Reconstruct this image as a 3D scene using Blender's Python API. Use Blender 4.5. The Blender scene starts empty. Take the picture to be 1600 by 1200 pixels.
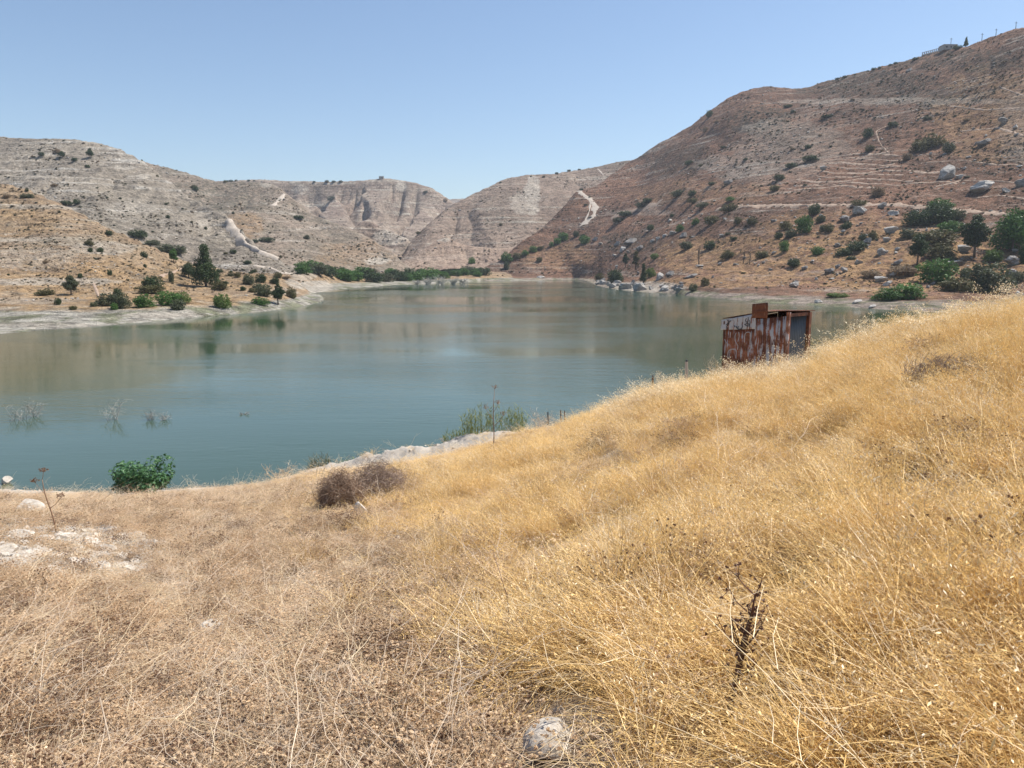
import bpy, bmesh, math, random
import numpy as np
from mathutils import Vector, Matrix, Euler
random.seed(7); rng = np.random.default_rng(7)
R = math.radians
sc = bpy.context.scene; C = sc.collection

# ------------------------------------------------------------------ camera, sky, sun, exposure
F, PITCH, EYE = 1200.0, R(8.76), 12.0
cam = bpy.data.cameras.new('camera'); camo = bpy.data.objects.new('camera', cam); C.objects.link(camo)
cam.sensor_width = 36.0; cam.lens = 36.0*F/1600.0; cam.clip_start = 0.05; cam.clip_end = 12000
camo.location = (0, 0, EYE); camo.rotation_euler = (R(90)-PITCH, 0, 0); sc.camera = camo
SUN_AZ, SUN_EL = 68.0, 58.0            # azimuth to the right of the view direction (+Y)
w = bpy.data.worlds.new('World'); sc.world = w; w.use_nodes = True
nt = w.node_tree; bg = nt.nodes['Background']; sky = nt.nodes.new('ShaderNodeTexSky')
sky.sky_type = 'NISHITA'; sky.sun_disc = False; sky.sun_elevation = R(SUN_EL); sky.sun_rotation = R(SUN_AZ)
sky.air_density = 1.0; sky.dust_density = 0.5; sky.ozone_density = 2.2; sky.altitude = 100
nt.links.new(sky.outputs[0], bg.inputs[0]); bg.inputs[1].default_value = 0.10
sun = bpy.data.lights.new('sun', 'SUN'); suno = bpy.data.objects.new('sun', sun); C.objects.link(suno)
sun.energy = 4.4; sun.angle = R(0.5); sun.color = (1.0, 0.95, 0.87)
sd = Vector((math.sin(R(SUN_AZ))*math.cos(R(SUN_EL)), math.cos(R(SUN_AZ))*math.cos(R(SUN_EL)), math.sin(R(SUN_EL))))
suno.rotation_euler = sd.to_track_quat('Z', 'Y').to_euler()
sc.view_settings.view_transform = 'Standard'; sc.view_settings.look = 'None'
sc.view_settings.exposure = 0.58; sc.view_settings.gamma = 1.0
sc.cycles.max_bounces = 6; sc.cycles.diffuse_bounces = 3; sc.cycles.transparent_max_bounces = 8
sc.cycles.volume_bounces = 0; sc.cycles.use_denoising = True; sc.cycles.denoiser = 'OPENIMAGEDENOISE'; sc.cycles.denoising_input_passes = 'RGB_ALBEDO_NORMAL'; sc.cycles.denoising_prefilter = 'ACCURATE'

# ------------------------------------------------------------------ geometry of the view (1600 x 1200 picture -> world)
ct, st = math.cos(PITCH), math.sin(PITCH)
def P(px, py, Y):
    v = -(py-600)/F; k = Y/(ct+v*st)
    return np.array(((px-800)/F*k, Y, EYE+k*(v*ct-st)))
def WY(px, py):                       # Y of the water point seen at a pixel
    v = -(py-600)/F
    return -EYE*(ct+v*st)/(v*ct-st)
def proj(x, y, z):
    z = z-EYE; d = y*ct-z*st; u = y*st+z*ct
    return 800+F*x/d, 600-F*u/d

# ------------------------------------------------------------------ noise
def _h(ix, iy, iz, s):
    n = (ix*374761393+iy*668265263+iz*2147483647+s*1274126177) & 0xffffffff
    n = ((n ^ (n >> 13))*1274126177) & 0xffffffff
    return ((n ^ (n >> 16)) & 0xffff)/32767.5-1.0
def vnoise(x, y, z=None, s=0):
    x = np.asarray(x, float); y = np.asarray(y, float); z = np.zeros_like(x) if z is None else z
    ix, iy, iz = (np.floor(a).astype(np.int64) for a in (x, y, z))
    fx, fy, fz = x-ix, y-iy, z-iz
    ux, uy, uz = (a*a*a*(a*(a*6-15)+10) for a in (fx, fy, fz))
    r = 0
    for dz in ((0, 1) if np.any(fz) else (0,)):
        wz = uz if dz else 1-uz
        a = _h(ix, iy, iz+dz, s)*(1-ux)+_h(ix+1, iy, iz+dz, s)*ux
        b = _h(ix, iy+1, iz+dz, s)*(1-ux)+_h(ix+1, iy+1, iz+dz, s)*ux
        r = r+(a*(1-uy)+b*uy)*wz
    return r
def fbm(x, y, z=None, o=5, s=0, g=.5):
    t = 0; a = 1.0; n = 0
    for i in range(o):
        t = t+a*vnoise(x*2**i+17.3*i, y*2**i-9.1*i, None if z is None else z*2**i, s+i); n += a; a *= g
    return t/n
def sstep(a, b, x):
    t = np.clip((x-a)/(b-a), 0, 1); return t*t*(3-2*t)

# ------------------------------------------------------------------ node helpers
def new_mat(name):
    m = bpy.data.materials.new(name); m.use_nodes = True
    t = m.node_tree; return m, t, t.nodes['Principled BSDF']
class N:
    def __init__(s, t): s.t = t
    def node(s, typ, **k):
        n = s.t.nodes.new(typ)
        for a, b in k.items(): setattr(n, a, b)
        return n
    def lk(s, a, b):
        if isinstance(a, (int, float)): b.default_value = a
        elif isinstance(a, tuple): b.default_value = a+(1.0,) if len(a) == 3 and len(b.default_value) == 4 else a
        else: s.t.links.new(a, b)
    def math(s, op, a, b=0.0, c=None, clamp=False):
        n = s.node('ShaderNodeMath', operation=op, use_clamp=clamp); s.lk(a, n.inputs[0]); s.lk(b, n.inputs[1])
        if c is not None: s.lk(c, n.inputs[2])
        return n.outputs[0]
    def mix(s, f, a, b, mode='MIX'):
        n = s.node('ShaderNodeMix', data_type='RGBA', blend_type=mode)
        s.lk(f, n.inputs[0]); s.lk(a, n.inputs[6]); s.lk(b, n.inputs[7]); return n.outputs[2]
    def step(s, x, a, b):
        n = s.node('ShaderNodeMapRange', interpolation_type='SMOOTHSTEP')
        s.lk(x, n.inputs[0]); n.inputs[1].default_value = a; n.inputs[2].default_value = b; return n.outputs[0]
    def pos(s): return s.node('ShaderNodeNewGeometry').outputs['Position']
    def objc(s): return s.node('ShaderNodeTexCoord').outputs['Object']
    def scale(s, v, k):
        n = s.node('ShaderNodeVectorMath', operation='MULTIPLY'); s.lk(v, n.inputs[0]); n.inputs[1].default_value = k; return n.outputs[0]
    def add(s, v, k):
        n = s.node('ShaderNodeVectorMath', operation='ADD'); s.lk(v, n.inputs[0]); s.lk(k, n.inputs[1]); return n.outputs[0]
    def noise(s, v, sc_, det=4, rough=.55, dist=0.0):
        n = s.node('ShaderNodeTexNoise'); s.lk(v, n.inputs['Vector']); n.inputs['Scale'].default_value = sc_
        n.inputs['Detail'].default_value = det; n.inputs['Roughness'].default_value = rough; n.inputs['Distortion'].default_value = dist
        return n.outputs[0]
    def bump(s, h, strength, dist, p):
        n = s.node('ShaderNodeBump'); s.lk(h, n.inputs['Height']); n.inputs['Strength'].default_value = strength
        n.inputs['Distance'].default_value = dist; s.lk(n.outputs[0], p.inputs['Normal'])
    def attr(s, name, typ='GEOMETRY'):
        n = s.node('ShaderNodeAttribute', attribute_name=name); n.attribute_type = typ; return n
    def rnd(s): return s.node('ShaderNodeObjectInfo').outputs['Random']

# ------------------------------------------------------------------ mesh helpers
def tag(o, label=None, cat=None, group=None, kind=None):
    if label: o['label'] = label
    if cat: o['category'] = cat
    if group: o['group'] = group
    if kind: o['kind'] = kind
    return o
def mesh_np(name, V, Fq, mat=None, smooth=False, attrs=None):
    """V (n,3); Fq: list of int arrays each (m,k)"""
    me = bpy.data.meshes.new(name); V = np.asarray(V, np.float32)
    if not isinstance(Fq, (list, tuple)): Fq = [Fq]
    Fq = [np.asarray(f, np.int32) for f in Fq if len(f)]
    nl = sum(f.size for f in Fq); nf = sum(len(f) for f in Fq)
    me.vertices.add(len(V)); me.vertices.foreach_set('co', V.ravel())
    me.loops.add(nl); me.loops.foreach_set('vertex_index', np.concatenate([f.ravel() for f in Fq]))
    tot = np.concatenate([np.full(len(f), f.shape[1], np.int32) for f in Fq])
    me.polygons.add(nf); me.polygons.foreach_set('loop_start', np.concatenate(([0], np.cumsum(tot)[:-1])).astype(np.int32))
    me.polygons.foreach_set('loop_total', tot)
    me.polygons.foreach_set('use_smooth', np.full(nf, smooth, bool))
    for k, a in (attrs or {}).items():
        a = np.asarray(a, np.float32)
        if a.ndim == 1: me.attributes.new(k, 'FLOAT', 'POINT').data.foreach_set('value', a)
        else:
            a = np.concatenate([a, np.ones((len(a), 4-a.shape[1]), np.float32)], 1) if a.shape[1] < 4 else a
            me.attributes.new(k, 'FLOAT_COLOR', 'POINT').data.foreach_set('color', a.ravel())
    me.update(calc_edges=True)
    if mat: me.materials.append(mat)
    return me
def link(name, me, parent=None, loc=None):
    o = bpy.data.objects.new(name, me); C.objects.link(o)
    if parent: o.parent = parent
    if loc is not None: o.location = loc
    return o
def empty(name, loc, rz=0):
    o = bpy.data.objects.new(name, None); C.objects.link(o); o.location = loc; o.rotation_euler = (0, 0, rz); o.empty_display_size = .2
    return o
def grid_faces(nu, nv):
    i = np.arange(nv-1)[:, None]*nu+np.arange(nu-1)[None]; i = i.ravel()
    return np.stack([i, i+1, i+nu+1, i+nu], 1)
class MB:
    """collects tubes, blades, boxes -> one mesh"""
    def __init__(s): s.V = []; s.Q = []; s.T = []; s.A = []; s.n = 0
    def put(s, V, Q=None, T=None, a=0.5):
        V = np.asarray(V, float); s.V.append(V)
        if Q is not None and len(Q): s.Q.append(np.asarray(Q)+s.n)
        if T is not None and len(T): s.T.append(np.asarray(T)+s.n)
        s.A.append(np.full(len(V), a) if np.isscalar(a) else np.asarray(a)); s.n += len(V)
    def tube(s, pts, r, k=5, a=.5):
        pts = np.asarray(pts, float); m = len(pts); r = np.broadcast_to(np.asarray(r, float), (m,))
        t = np.gradient(pts, axis=0); t /= np.linalg.norm(t, axis=1)[:, None]+1e-9
        up = np.array((0, 0, 1.)) if abs(t[0, 2]) < .9 else np.array((1., 0, 0))
        n = np.cross(t, up); n /= np.linalg.norm(n, axis=1)[:, None]+1e-9; b = np.cross(t, n)
        an = np.arange(k)*2*np.pi/k
        V = pts[:, None]+r[:, None, None]*(np.cos(an)[None, :, None]*n[:, None]+np.sin(an)[None, :, None]*b[:, None])
        V = V.reshape(-1, 3); i = (np.arange(m-1)[:, None]*k+np.arange(k)[None]).ravel(); j = (np.arange(m-1)[:, None]*k+(np.arange(k)[None]+1) % k).ravel()
        Q = np.stack([i, j, j+k, i+k], 1)
        V = np.vstack([V, pts[:1], pts[-1:]]); e = m*k; ar = np.arange(k)
        T = np.vstack([np.stack([(ar+1) % k, ar, np.full(k, e)], 1), np.stack([(m-1)*k+ar, (m-1)*k+(ar+1) % k, np.full(k, e+1)], 1)])
        s.put(V, Q, T, a)
    def box(s, c, d, rz=0, a=.5):
        q = np.array([(x, y, z) for z in (-.5, .5) for y in (-.5, .5) for x in (-.5, .5)])*np.array(d)
        cr, sr = math.cos(rz), math.sin(rz); q = np.stack([q[:, 0]*cr-q[:, 1]*sr, q[:, 0]*sr+q[:, 1]*cr, q[:, 2]], 1)+np.array(c)
        s.put(q, [(0, 2, 3, 1), (4, 5, 7, 6), (0, 1, 5, 4), (2, 6, 7, 3), (0, 4, 6, 2), (1, 3, 7, 5)], a=a)
    def mesh(s, name, mat, smooth=False):
        V = np.vstack(s.V); Fs = []
        if s.Q: Fs.append(np.vstack(s.Q))
        if s.T: Fs.append(np.vstack(s.T))
        return mesh_np(name, V, Fs, mat, smooth, {'bv': np.concatenate(s.A)})
    def build(s, name, mat, parent=None, smooth=False, loc=None): return link(name, s.mesh(name, mat, smooth), parent, loc)

# ------------------------------------------------------------------ terrain materials
def hill_mat(name, c1, c2, rock, scrub, strat=.5, scr=.5, gold=(.33, .205, .105), shore=(.40, .37, .31), shore_z=2.6, fine=1.0):
    m, t, p = new_mat(name); n = N(t); po = n.pos()
    big = n.noise(po, .012, 6, .6); med = n.noise(n.scale(po, (1, 1, 2.2)), .07, 7, .68)
    col = n.mix(n.step(n.math('ADD', big, n.math('MULTIPLY', n.math('SUBTRACT', med, .5), .7)), .38, .62), c1, c2)
    sv = n.scale(po, (.006, .006, .22)); sn = n.noise(sv, 1.0, 5, .7, .4)
    brk = n.noise(po, .03, 4, .6)
    stt = n.math('MULTIPLY', n.step(sn, .52, .62), n.math('MULTIPLY', n.step(brk, .38, .6), strat))
    col = n.mix(stt, col, rock)
    std = n.math('MULTIPLY', n.step(sn, .46, .36), .45*strat)
    col = n.mix(std, col, tuple(x*.55 for x in c1))
    f1 = n.noise(po, .55*fine, 4, .7); f2 = n.noise(n.add(po, (31., 7., 3.)), .38*fine, 4, .72)
    col = n.mix(n.math('MULTIPLY', n.step(f1, .56, .68), n.math('MULTIPLY', n.step(brk, .3, .65), .75)), col, rock)
    col = n.mix(n.math('MULTIPLY', n.step(f2, .53, .66), scr), col, scrub)
    a = n.attr('mask').outputs['Color']; sp = n.node('ShaderNodeSeparateColor'); n.lk(a, sp.inputs[0])
    gn = n.math('MULTIPLY', sp.outputs[1], n.step(n.noise(po, .16, 5, .7), .36, .56))
    gc = n.mix(n.noise(po, .8, 3, .6), tuple(x*.65 for x in gold), tuple(min(1, x*1.35) for x in gold))
    col = n.mix(gn, col, gc)
    dk = n.math('MULTIPLY', sp.outputs[2], n.step(n.noise(po, .25, 5, .75), .40, .60)); col = n.mix(dk, col, tuple(x*.8 for x in scrub))
    pl = n.math('MULTIPLY', sp.outputs[0], n.step(n.noise(po, .22, 5, .75), .30, .50))
    z = n.node('ShaderNodeSeparateXYZ'); n.lk(po, z.inputs[0]); zz = n.math('ADD', z.outputs[2], n.math('MULTIPLY', n.math('SUBTRACT', n.noise(po, .09, 4, .6), .5), 2.0))
    sh = n.step(zz, shore_z+.35, shore_z-.35)
    lines = n.noise(n.scale(po, (.05, .05, 5.0)), 1.0, 3, .6, .3)
    scol = n.mix(n.step(lines, .35, .65), tuple(x*.66 for x in shore), shore)
    scol = n.mix(n.math('MULTIPLY', n.step(n.noise(po, .12, 4, .6), .48, .58), .75), scol, (.15, .16, .085)); scol = n.mix(n.math('MULTIPLY', n.step(n.noise(po, .5, 5, .7), .5, .62), .6), scol, (.20, .17, .135))
    col = n.mix(sh, col, scol); col = n.mix(pl, col, n.mix(n.noise(po, .5, 4, .7), (.30, .26, .21), (.50, .45, .38)))
    f3 = n.math('ADD', n.math('MULTIPLY', n.noise(n.scale(po, (1, 1, 2)), .20*fine, 4, .7), .5), n.math('MULTIPLY', n.noise(po, .7*fine, 6, .8), .5)); f4 = n.node('ShaderNodeMapRange'); n.lk(f3, f4.inputs[0]); f4.inputs[1].default_value = .38; f4.inputs[2].default_value = .62; f4.inputs[3].default_value = .42; f4.inputs[4].default_value = 1.55
    col = n.mix(1.0, col, f4.outputs[0], 'MULTIPLY')
    n.lk(col, p.inputs['Base Color']); p.inputs['Roughness'].default_value = .95; p.inputs['Specular IOR Level'].default_value = .1
    hh = n.math('ADD', n.math('MULTIPLY', f1, .6), n.math('ADD', n.math('MULTIPLY', f2, .8), n.math('MULTIPLY', sn, 1.2*strat)))
    n.bump(n.math('ADD', hh, n.math('MULTIPLY', f3, .8)), 1.0, 1.8, p); return m
GREY1, BR1 = (.215, .175, .140), (.300, .240, .185)
m_far = hill_mat('far_rock', (.22, .165, .130), (.29, .23, .18), (.42, .37, .30), (.12, .11, .085), 1.0, .3, fine=.6)
m_left = hill_mat('left_grey_rock', (.235, .20, .16), (.31, .265, .21), (.48, .445, .39), (.12, .11, .085), .9, .5)
m_spur = hill_mat('spur_rock', (.20, .165, .125), (.28, .22, .17), (.42, .37, .31), (.10, .10, .075), .6, .65)
m_front = hill_mat('front_left_earth', (.25, .175, .115), (.34, .245, .155), (.44, .40, .33), (.14, .12, .08), .6, .45, gold=(.34, .225, .12), shore=(.42, .39, .33), shore_z=2.0)
m_right = hill_mat('right_brown_earth', (.125, .073, .050), (.225, .126, .082), (.36, .32, .27), (.085, .075, .055), .6, .6, shore=(.34, .28, .23), shore_z=1.7)
m_mid = hill_mat('mid_rock', (.19, .14, .108), (.265, .20, .155), (.38, .34, .28), (.11, .10, .075), .8, .5, fine=.8)
m_pink = hill_mat('pink_earth', (.29, .21, .16), (.36, .27, .205), (.42, .36, .3), (.14, .12, .09), .2, .25)

# ------------------------------------------------------------------ lofted hills: rows of (px, py, Y) from foot to crest
MASKS = []     # (channel, px, py, rx, ry, amount)
def row(pts, U):
    a = np.array([(p[0], p[1], WY(p[0], p[1]) if p[2] is None else p[2]) for p in pts], float)
    py = np.interp(U, a[:, 0], a[:, 1]); iy = np.interp(U, a[:, 0], 1/a[:, 2])
    k = np.ones(13)/13; pad = lambda q: np.convolve(np.pad(q, 6, mode='edge'), k, 'valid')
    if len(U) > 40: py = pad(py); iy = pad(iy)
    Y = 1/iy; v = -(py-600)/F; kk = Y/(ct+v*st)
    return np.stack([(U-800)/F*kk, Y, EYE+kk*(v*ct-st)], 1)
def loft(name, mat, u0, u1, rows, back=(160, .45), du=1.2, amp=3.0, wl=60, terr=(5, .35), gully=0.0, shoreline=False, seed=0, rdens=1.0):
    U = np.arange(u0, u1+du, du); RW = [row(r, U) for r in rows]
    if shoreline:
        d = RW[0].copy(); s = (d[:, 1]-12)/d[:, 1]; d[:, 0] *= s; d[:, 1] *= s; d[:, 2] = -2.2; RW.insert(0, d)
    cr = RW[-1]; b = cr.copy(); s = (cr[:, 1]+back[0])/cr[:, 1]; b[:, 0] *= s; b[:, 1] *= s; b[:, 2] = np.maximum(cr[:, 2]*back[1], -3) if back[1] > 0 else -3
    b1 = cr*.72+b*.28; b1[:, 2] = cr[:, 2]*.9+b[:, 2]*.1
    RW += [b1, b]; K = np.array(RW)                              # (rows, cols, 3)
    L = [0]
    for i in range(len(K)-1):
        pa = proj(*K[i].T); pb = proj(*K[i+1].T)
        L.append(max(4, int(rdens*np.percentile(np.hypot(pb[1]-pa[1], .0*pa[0]), 80)/1.1)) if i < len(K)-3 else 6)
    T = np.linalg.norm(np.diff(K, axis=0), axis=2)+.5; T = np.concatenate((np.zeros((1, T.shape[1])), np.cumsum(T, axis=0)))[:, :, None]
    M = np.zeros_like(K); M[1:-1] = (K[2:]-K[:-2])/(T[2:]-T[:-2]); M[0] = (K[1]-K[0])/(T[1]-T[0]); M[-1] = (K[-1]-K[-2])/(T[-1]-T[-2])
    for i in range(1, len(K)-1):                                # keep monotone-ish
        pass
    out = []
    for i in range(len(K)-1):
        h = T[i+1]-T[i]; t = np.linspace(0, 1, L[i+1], endpoint=(i == len(K)-2))[:, None, None]
        out.append((2*t**3-3*t**2+1)*K[i]+(t**3-2*t**2+t)*h*M[i]+(-2*t**3+3*t**2)*K[i+1]+(t**3-t**2)*h*M[i+1])
    G = np.concatenate(out)
    if name == 'front_left_hill': G[..., 2] -= 3*sstep(499, 515, U)[None]
    nv, nu = G.shape[:2]; X, Y, Z = G[..., 0], G[..., 1], G[..., 2]
    wgt = sstep(.5, 9, Z) if shoreline else 1.0
    n = fbm(X/wl, Y/wl, o=6, s=seed+3, g=.52)
    Zn = Z+amp*n*wgt
    if gully:
        wx = X+18*fbm(X/70, Y/70, o=3, s=seed+9)
        g = np.abs(vnoise(wx/gully[0], Y/(gully[0]*5), s=seed+5))+.45*np.abs(vnoise(wx/gully[0]*2.3, Y/(gully[0]*3), s=seed+6))
        vq = np.arange(nv)/sum(L[1:-2]); vfac = (sstep(0, .2, vq)*sstep(1.0, .8, vq))[:, None]
        Zn = Zn-gully[1]*np.clip(.7-g, 0, 1)*vfac*wgt
    if terr[1]:
        stp = terr[0]; q = (Zn+2.5*fbm(X/90, Y/90, o=3, s=seed+7))/stp; fr = q-np.floor(q)
        tq = (np.floor(q)+sstep(.55, .95, fr)-q)*stp
        Zn = Zn+tq*terr[1]*sstep(-.3, .3, fbm(X/120, Y/120, o=3, s=seed+8))*wgt
    Zn = Zn+1.0*fbm(X/6, Y/6, o=4, s=seed+11, g=.62)*wgt
    V = np.stack([X, Y, Zn], -1).reshape(-1, 3)
    mp = np.zeros((len(V), 3)); qx, qy = proj(*V.T); mnz = .9*fbm(qx/22, qy/9, o=4, s=seed+21, g=.65)
    for ch, cx, cy, rx, ry, am in MASKS:
        dd = ((qx-cx)/rx)**2+((qy-cy)/ry)**2+mnz; mp[:, ch] = np.maximum(mp[:, ch], am*sstep(1.35, .65, dd))
    o = link(name, mesh_np(name, V, grid_faces(nu, nv), mat, True, {'mask': mp})); o['kind'] = 'structure'
    return o

# far distant hill and mesa
MASKS = [(0, 627, 292, 8, 8, .8), (0, 470, 297, 14, 8, .5), (2, 480, 292, 40, 6, .5)]
loft('distant_hill', m_far, 640, 800, [[(640, 400, 2200), (800, 400, 2200)], [(640, 318, 2600), (700, 312, 2600), (740, 311, 2600), (800, 318, 2600)]], amp=6, seed=1)
loft('mesa_hill', m_far, 230, 780, [
    [(230, 412, 950), (600, 410, 980), (780, 412, 1000)],
    [(230, 385, 1060), (560, 375, 1080), (640, 380, 1080), (780, 385, 1090)],
    [(230, 335, 1230), (500, 335, 1250), (600, 332, 1260), (680, 345, 1260), (720, 360, 1260), (780, 380, 1250)],
    [(230, 300, 1380), (340, 297, 1390), (500, 300, 1400), (640, 299, 1400), (680, 310, 1400), (720, 334, 1380), (780, 372, 1350)],
    [(230, 284, 1420), (340, 282, 1430), (430, 282, 1440), (500, 284, 1440), (560, 281, 1440), (600, 279, 1440), (640, 284, 1440), (675, 294, 1440), (700, 309, 1440), (712, 318, 1430), (780, 370, 1400)]],
    amp=4, wl=90, terr=(9, .35), gully=(48, 60), back=(400, .9), seed=2)
MASKS = [(0, 615, 372, 30, 14, .7)]
loft('canyon_cliff', m_far, 535, 668, [
    [(535, 400, 830), (600, 398, 850), (668, 402, 850)], [(535, 388, 850), (575, 376, 880), (610, 388, 880), (637, 392, 880), (668, 398, 880)],
    [(535, 372, 870), (565, 348, 895), (575, 344, 900), (600, 358, 900), (637, 373, 900), (650, 385, 900), (668, 398, 900)]], amp=2.0, wl=30, terr=(6, .3), gully=(16, 8), back=(120, .8), seed=3)
# centre-right hill
MASKS = [(0, 832, 305, 12, 30, .75), (0, 815, 318, 20, 16, .5), (2, 790, 330, 45, 30, .4), (2, 960, 258, 40, 8, .6)]
loft('centre_hill', m_mid, 600, 1060, [
    [(600, 432, 700), (700, 425, 720), (800, 420, 740), (1060, 410, 800)],
    [(600, 425, 740), (640, 410, 770), (700, 390, 800), (800, 375, 830), (1060, 370, 860)],
    [(600, 421, 770), (635, 400, 830), (670, 360, 880), (712, 345, 910), (800, 318, 950), (900, 310, 980), (1060, 305, 1000)],
    [(600, 420, 800), (628, 404, 850), (632, 390, 860), (653, 365, 900), (675, 346, 940), (709, 321, 1000), (740, 303, 1040), (780, 284, 1080), (800, 278, 1090), (820, 275, 1100), (870, 269, 1120), (920, 263, 1140), (960, 254, 1150), (985, 251, 1150), (1060, 251, 1150)]],
    amp=4, wl=70, terr=(6, .2), gully=(60, 16), seed=4)
MASKS = [(0, 690, 374, 12, 4, .8)]
loft('low_knoll', m_pink, 620, 960, [
    [(620, 424, 680), (700, 421, 690), (800, 419, 700), (960, 415, 720)], [(620, 418, 700), (690, 398, 730), (730, 402, 735), (960, 402, 750)],
    [(620, 415, 720), (650, 400, 730), (680, 376, 750), (700, 371, 755), (725, 384, 755), (770, 389, 760), (860, 386, 770), (960, 384, 780)]], amp=1.5, wl=40, terr=(3, .1), gully=(40, 5), seed=5, back=(60, .6))
# left-centre spur
MASKS = [(2, 340, 305, 90, 28, .75), (2, 300, 268, 60, 14, .4), (0, 415, 288, 8, 5, .6), (1, 560, 400, 60, 25, .35), (0, 590, 408, 18, 6, .9), (1, 380, 355, 30, 22, .5)]
loft('middle_spur', m_spur, 170, 660, [
    [(170, 432, 480), (400, 432, 500), (500, 432, 520), (660, 432, 600)],
    [(170, 410, 520), (400, 398, 540), (500, 400, 560), (580, 415, 590), (620, 424, 610), (660, 430, 620)],
    [(170, 350, 640), (300, 345, 640), (400, 342, 650), (480, 362, 640), (550, 388, 640), (600, 408, 640), (630, 420, 640), (660, 429, 640)],
    [(170, 262, 900), (222, 251, 900), (270, 266, 880), (330, 282, 860), (345, 285, 850), (430, 287, 820), (447, 303, 790), (487, 332, 750), (525, 348, 720), (550, 358, 710), (581, 373, 690), (612, 392, 670), (631, 411, 660), (660, 428, 660)]],
    amp=3.5, wl=60, terr=(5, .35), gully=(55, 13), back=(250, .8), seed=6)
# big grey left hill
MASKS = [(0, 195, 262, 18, 3, .9), (0, 225, 275, 12, 3, .7), (0, 205, 325, 45, 14, .45), (0, 320, 350, 12, 30, .3), (2, 200, 330, 90, 40, .35), (2, 340, 385, 30, 20, .4), (0, 160, 222, 30, 3, .5), (0, 60, 275, 60, 3, .5)]
loft('left_hill', m_left, -320, 500, [
    [(-320, 420, 330), (290, 432, 360), (400, 436, 370), (500, 452, 390)],
    [(-320, 360, 400), (0, 350, 400), (200, 385, 400), (300, 408, 400), (400, 420, 400), (440, 426, 400), (500, 451, 396)],
    [(-320, 300, 500), (0, 285, 500), (150, 295, 500), (250, 335, 480), (330, 365, 460), (370, 385, 440), (430, 415, 415), (500, 450.5, 400)],
    [(-320, 240, 640), (0, 236, 620), (120, 240, 600), (222, 268, 570), (297, 318, 530), (345, 345, 490), (385, 376, 460), (430, 408, 430), (500, 450, 405)],
    [(-320, 222, 700), (-100, 214, 690), (0, 213, 680), (60, 216, 670), (120, 218, 660), (180, 230, 640), (222, 249, 620), (260, 277, 580), (297, 306, 550), (330, 325, 520), (358, 341, 500), (385, 370, 470), (430, 402, 440), (500, 449.5, 410)]],
    amp=2.6, wl=60, terr=(5.5, .45), gully=(60, 10), back=(120, .8), seed=7)
# valley floor
MASKS = [(1, 620, 437, 180, 14, .6), (0, 490, 448, 26, 10, 1), (0, 475, 430, 18, 10, .6)]
loft('valley_floor', m_front, 430, 860, [
    [(430, 463, None), (480, 459.5, None), (520, 453, None), (560, 449.5, None), (620, 445.5, None), (700, 441.5, None), (760, 438.5, None), (860, 439.5, None)],
    [(430, 452, 350), (470, 446, 370), (520, 443, 440), (620, 437, 540), (700, 434, 590), (790, 433, 650), (860, 439, 690)],
    [(430, 430, 390), (480, 427, 420), (560, 430, 540), (620, 430, 600), (700, 426, 680), (790, 421, 720), (860, 438.5, 740)]], amp=1.0, wl=30, terr=(2, .2), shoreline=True, seed=8, back=(80, .9), rdens=2)
# front left brown hill with the tree shelf
MASKS = [(1, 150, 440, 190, 34, .9), (1, 20, 345, 70, 22, .6), (1, 380, 440, 90, 14, .7), (1, 350, 470, 150, 9, .9), (0, 50, 405, 70, 18, .35), (0, 90, 440, 110, 6, .7), (0, 360, 409, 15, 6, 1), (0, 285, 398, 16, 5, .9),
         (0, 250, 492, 60, 5, .8), (2, 320, 430, 110, 18, .5), (2, 150, 380, 90, 16, .35), (0, 160, 388, 50, 9, .5), (0, 30, 470, 90, 5, .4), (1, 120, 478, 160, 7, .9), (0, 468, 440, 22, 12, .8), (0, 60, 508, 90, 4, .8), (1, 440, 465, 40, 4, .6)]
loft('front_left_hill', m_front, -340, 536, [
    [(-340, 533, None), (0, 521.5, None), (100, 513.5, None), (200, 506, None), (300, 496.5, None), (400, 488.5, None), (460, 480.5, None), (490, 474.5, None), (510, 469.5, None), (522, 466.5, None), (536, 476, None)],
    [(-340, 500, 150), (0, 497, 163), (100, 490, 168), (200, 485, 178), (300, 480, 190), (400, 473, 210), (450, 467, 235), (490, 467.5, 262), (522, 465.8, 262), (536, 476, 257)],
    [(-340, 455, 190), (0, 450, 210), (100, 448, 220), (200, 448, 225), (300, 452, 225), (380, 450, 235), (440, 452, 250), (480, 461, 270), (500, 465, 274), (522, 465.4, 267), (536, 476, 261)],
    [(-340, 360, 290), (0, 365, 300), (100, 372, 290), (200, 395, 290), (300, 425, 290), (400, 431, 290), (440, 436, 290), (470, 450, 285), (485, 460, 284), (522, 465.2, 272), (536, 476, 266)],
    [(-340, 270, 380), (0, 285, 380), (50, 297, 370), (100, 318, 355), (150, 345, 340), (200, 368, 330), (250, 390, 325), (300, 411, 325), (350, 420, 325), (400, 424, 320), (440, 427, 310), (468, 440, 298), (485, 459, 290), (522, 465, 277), (536, 476, 270)]],
    amp=2.0, wl=45, terr=(3, .5), shoreline=True, seed=9, back=(60, -1.0))
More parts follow.
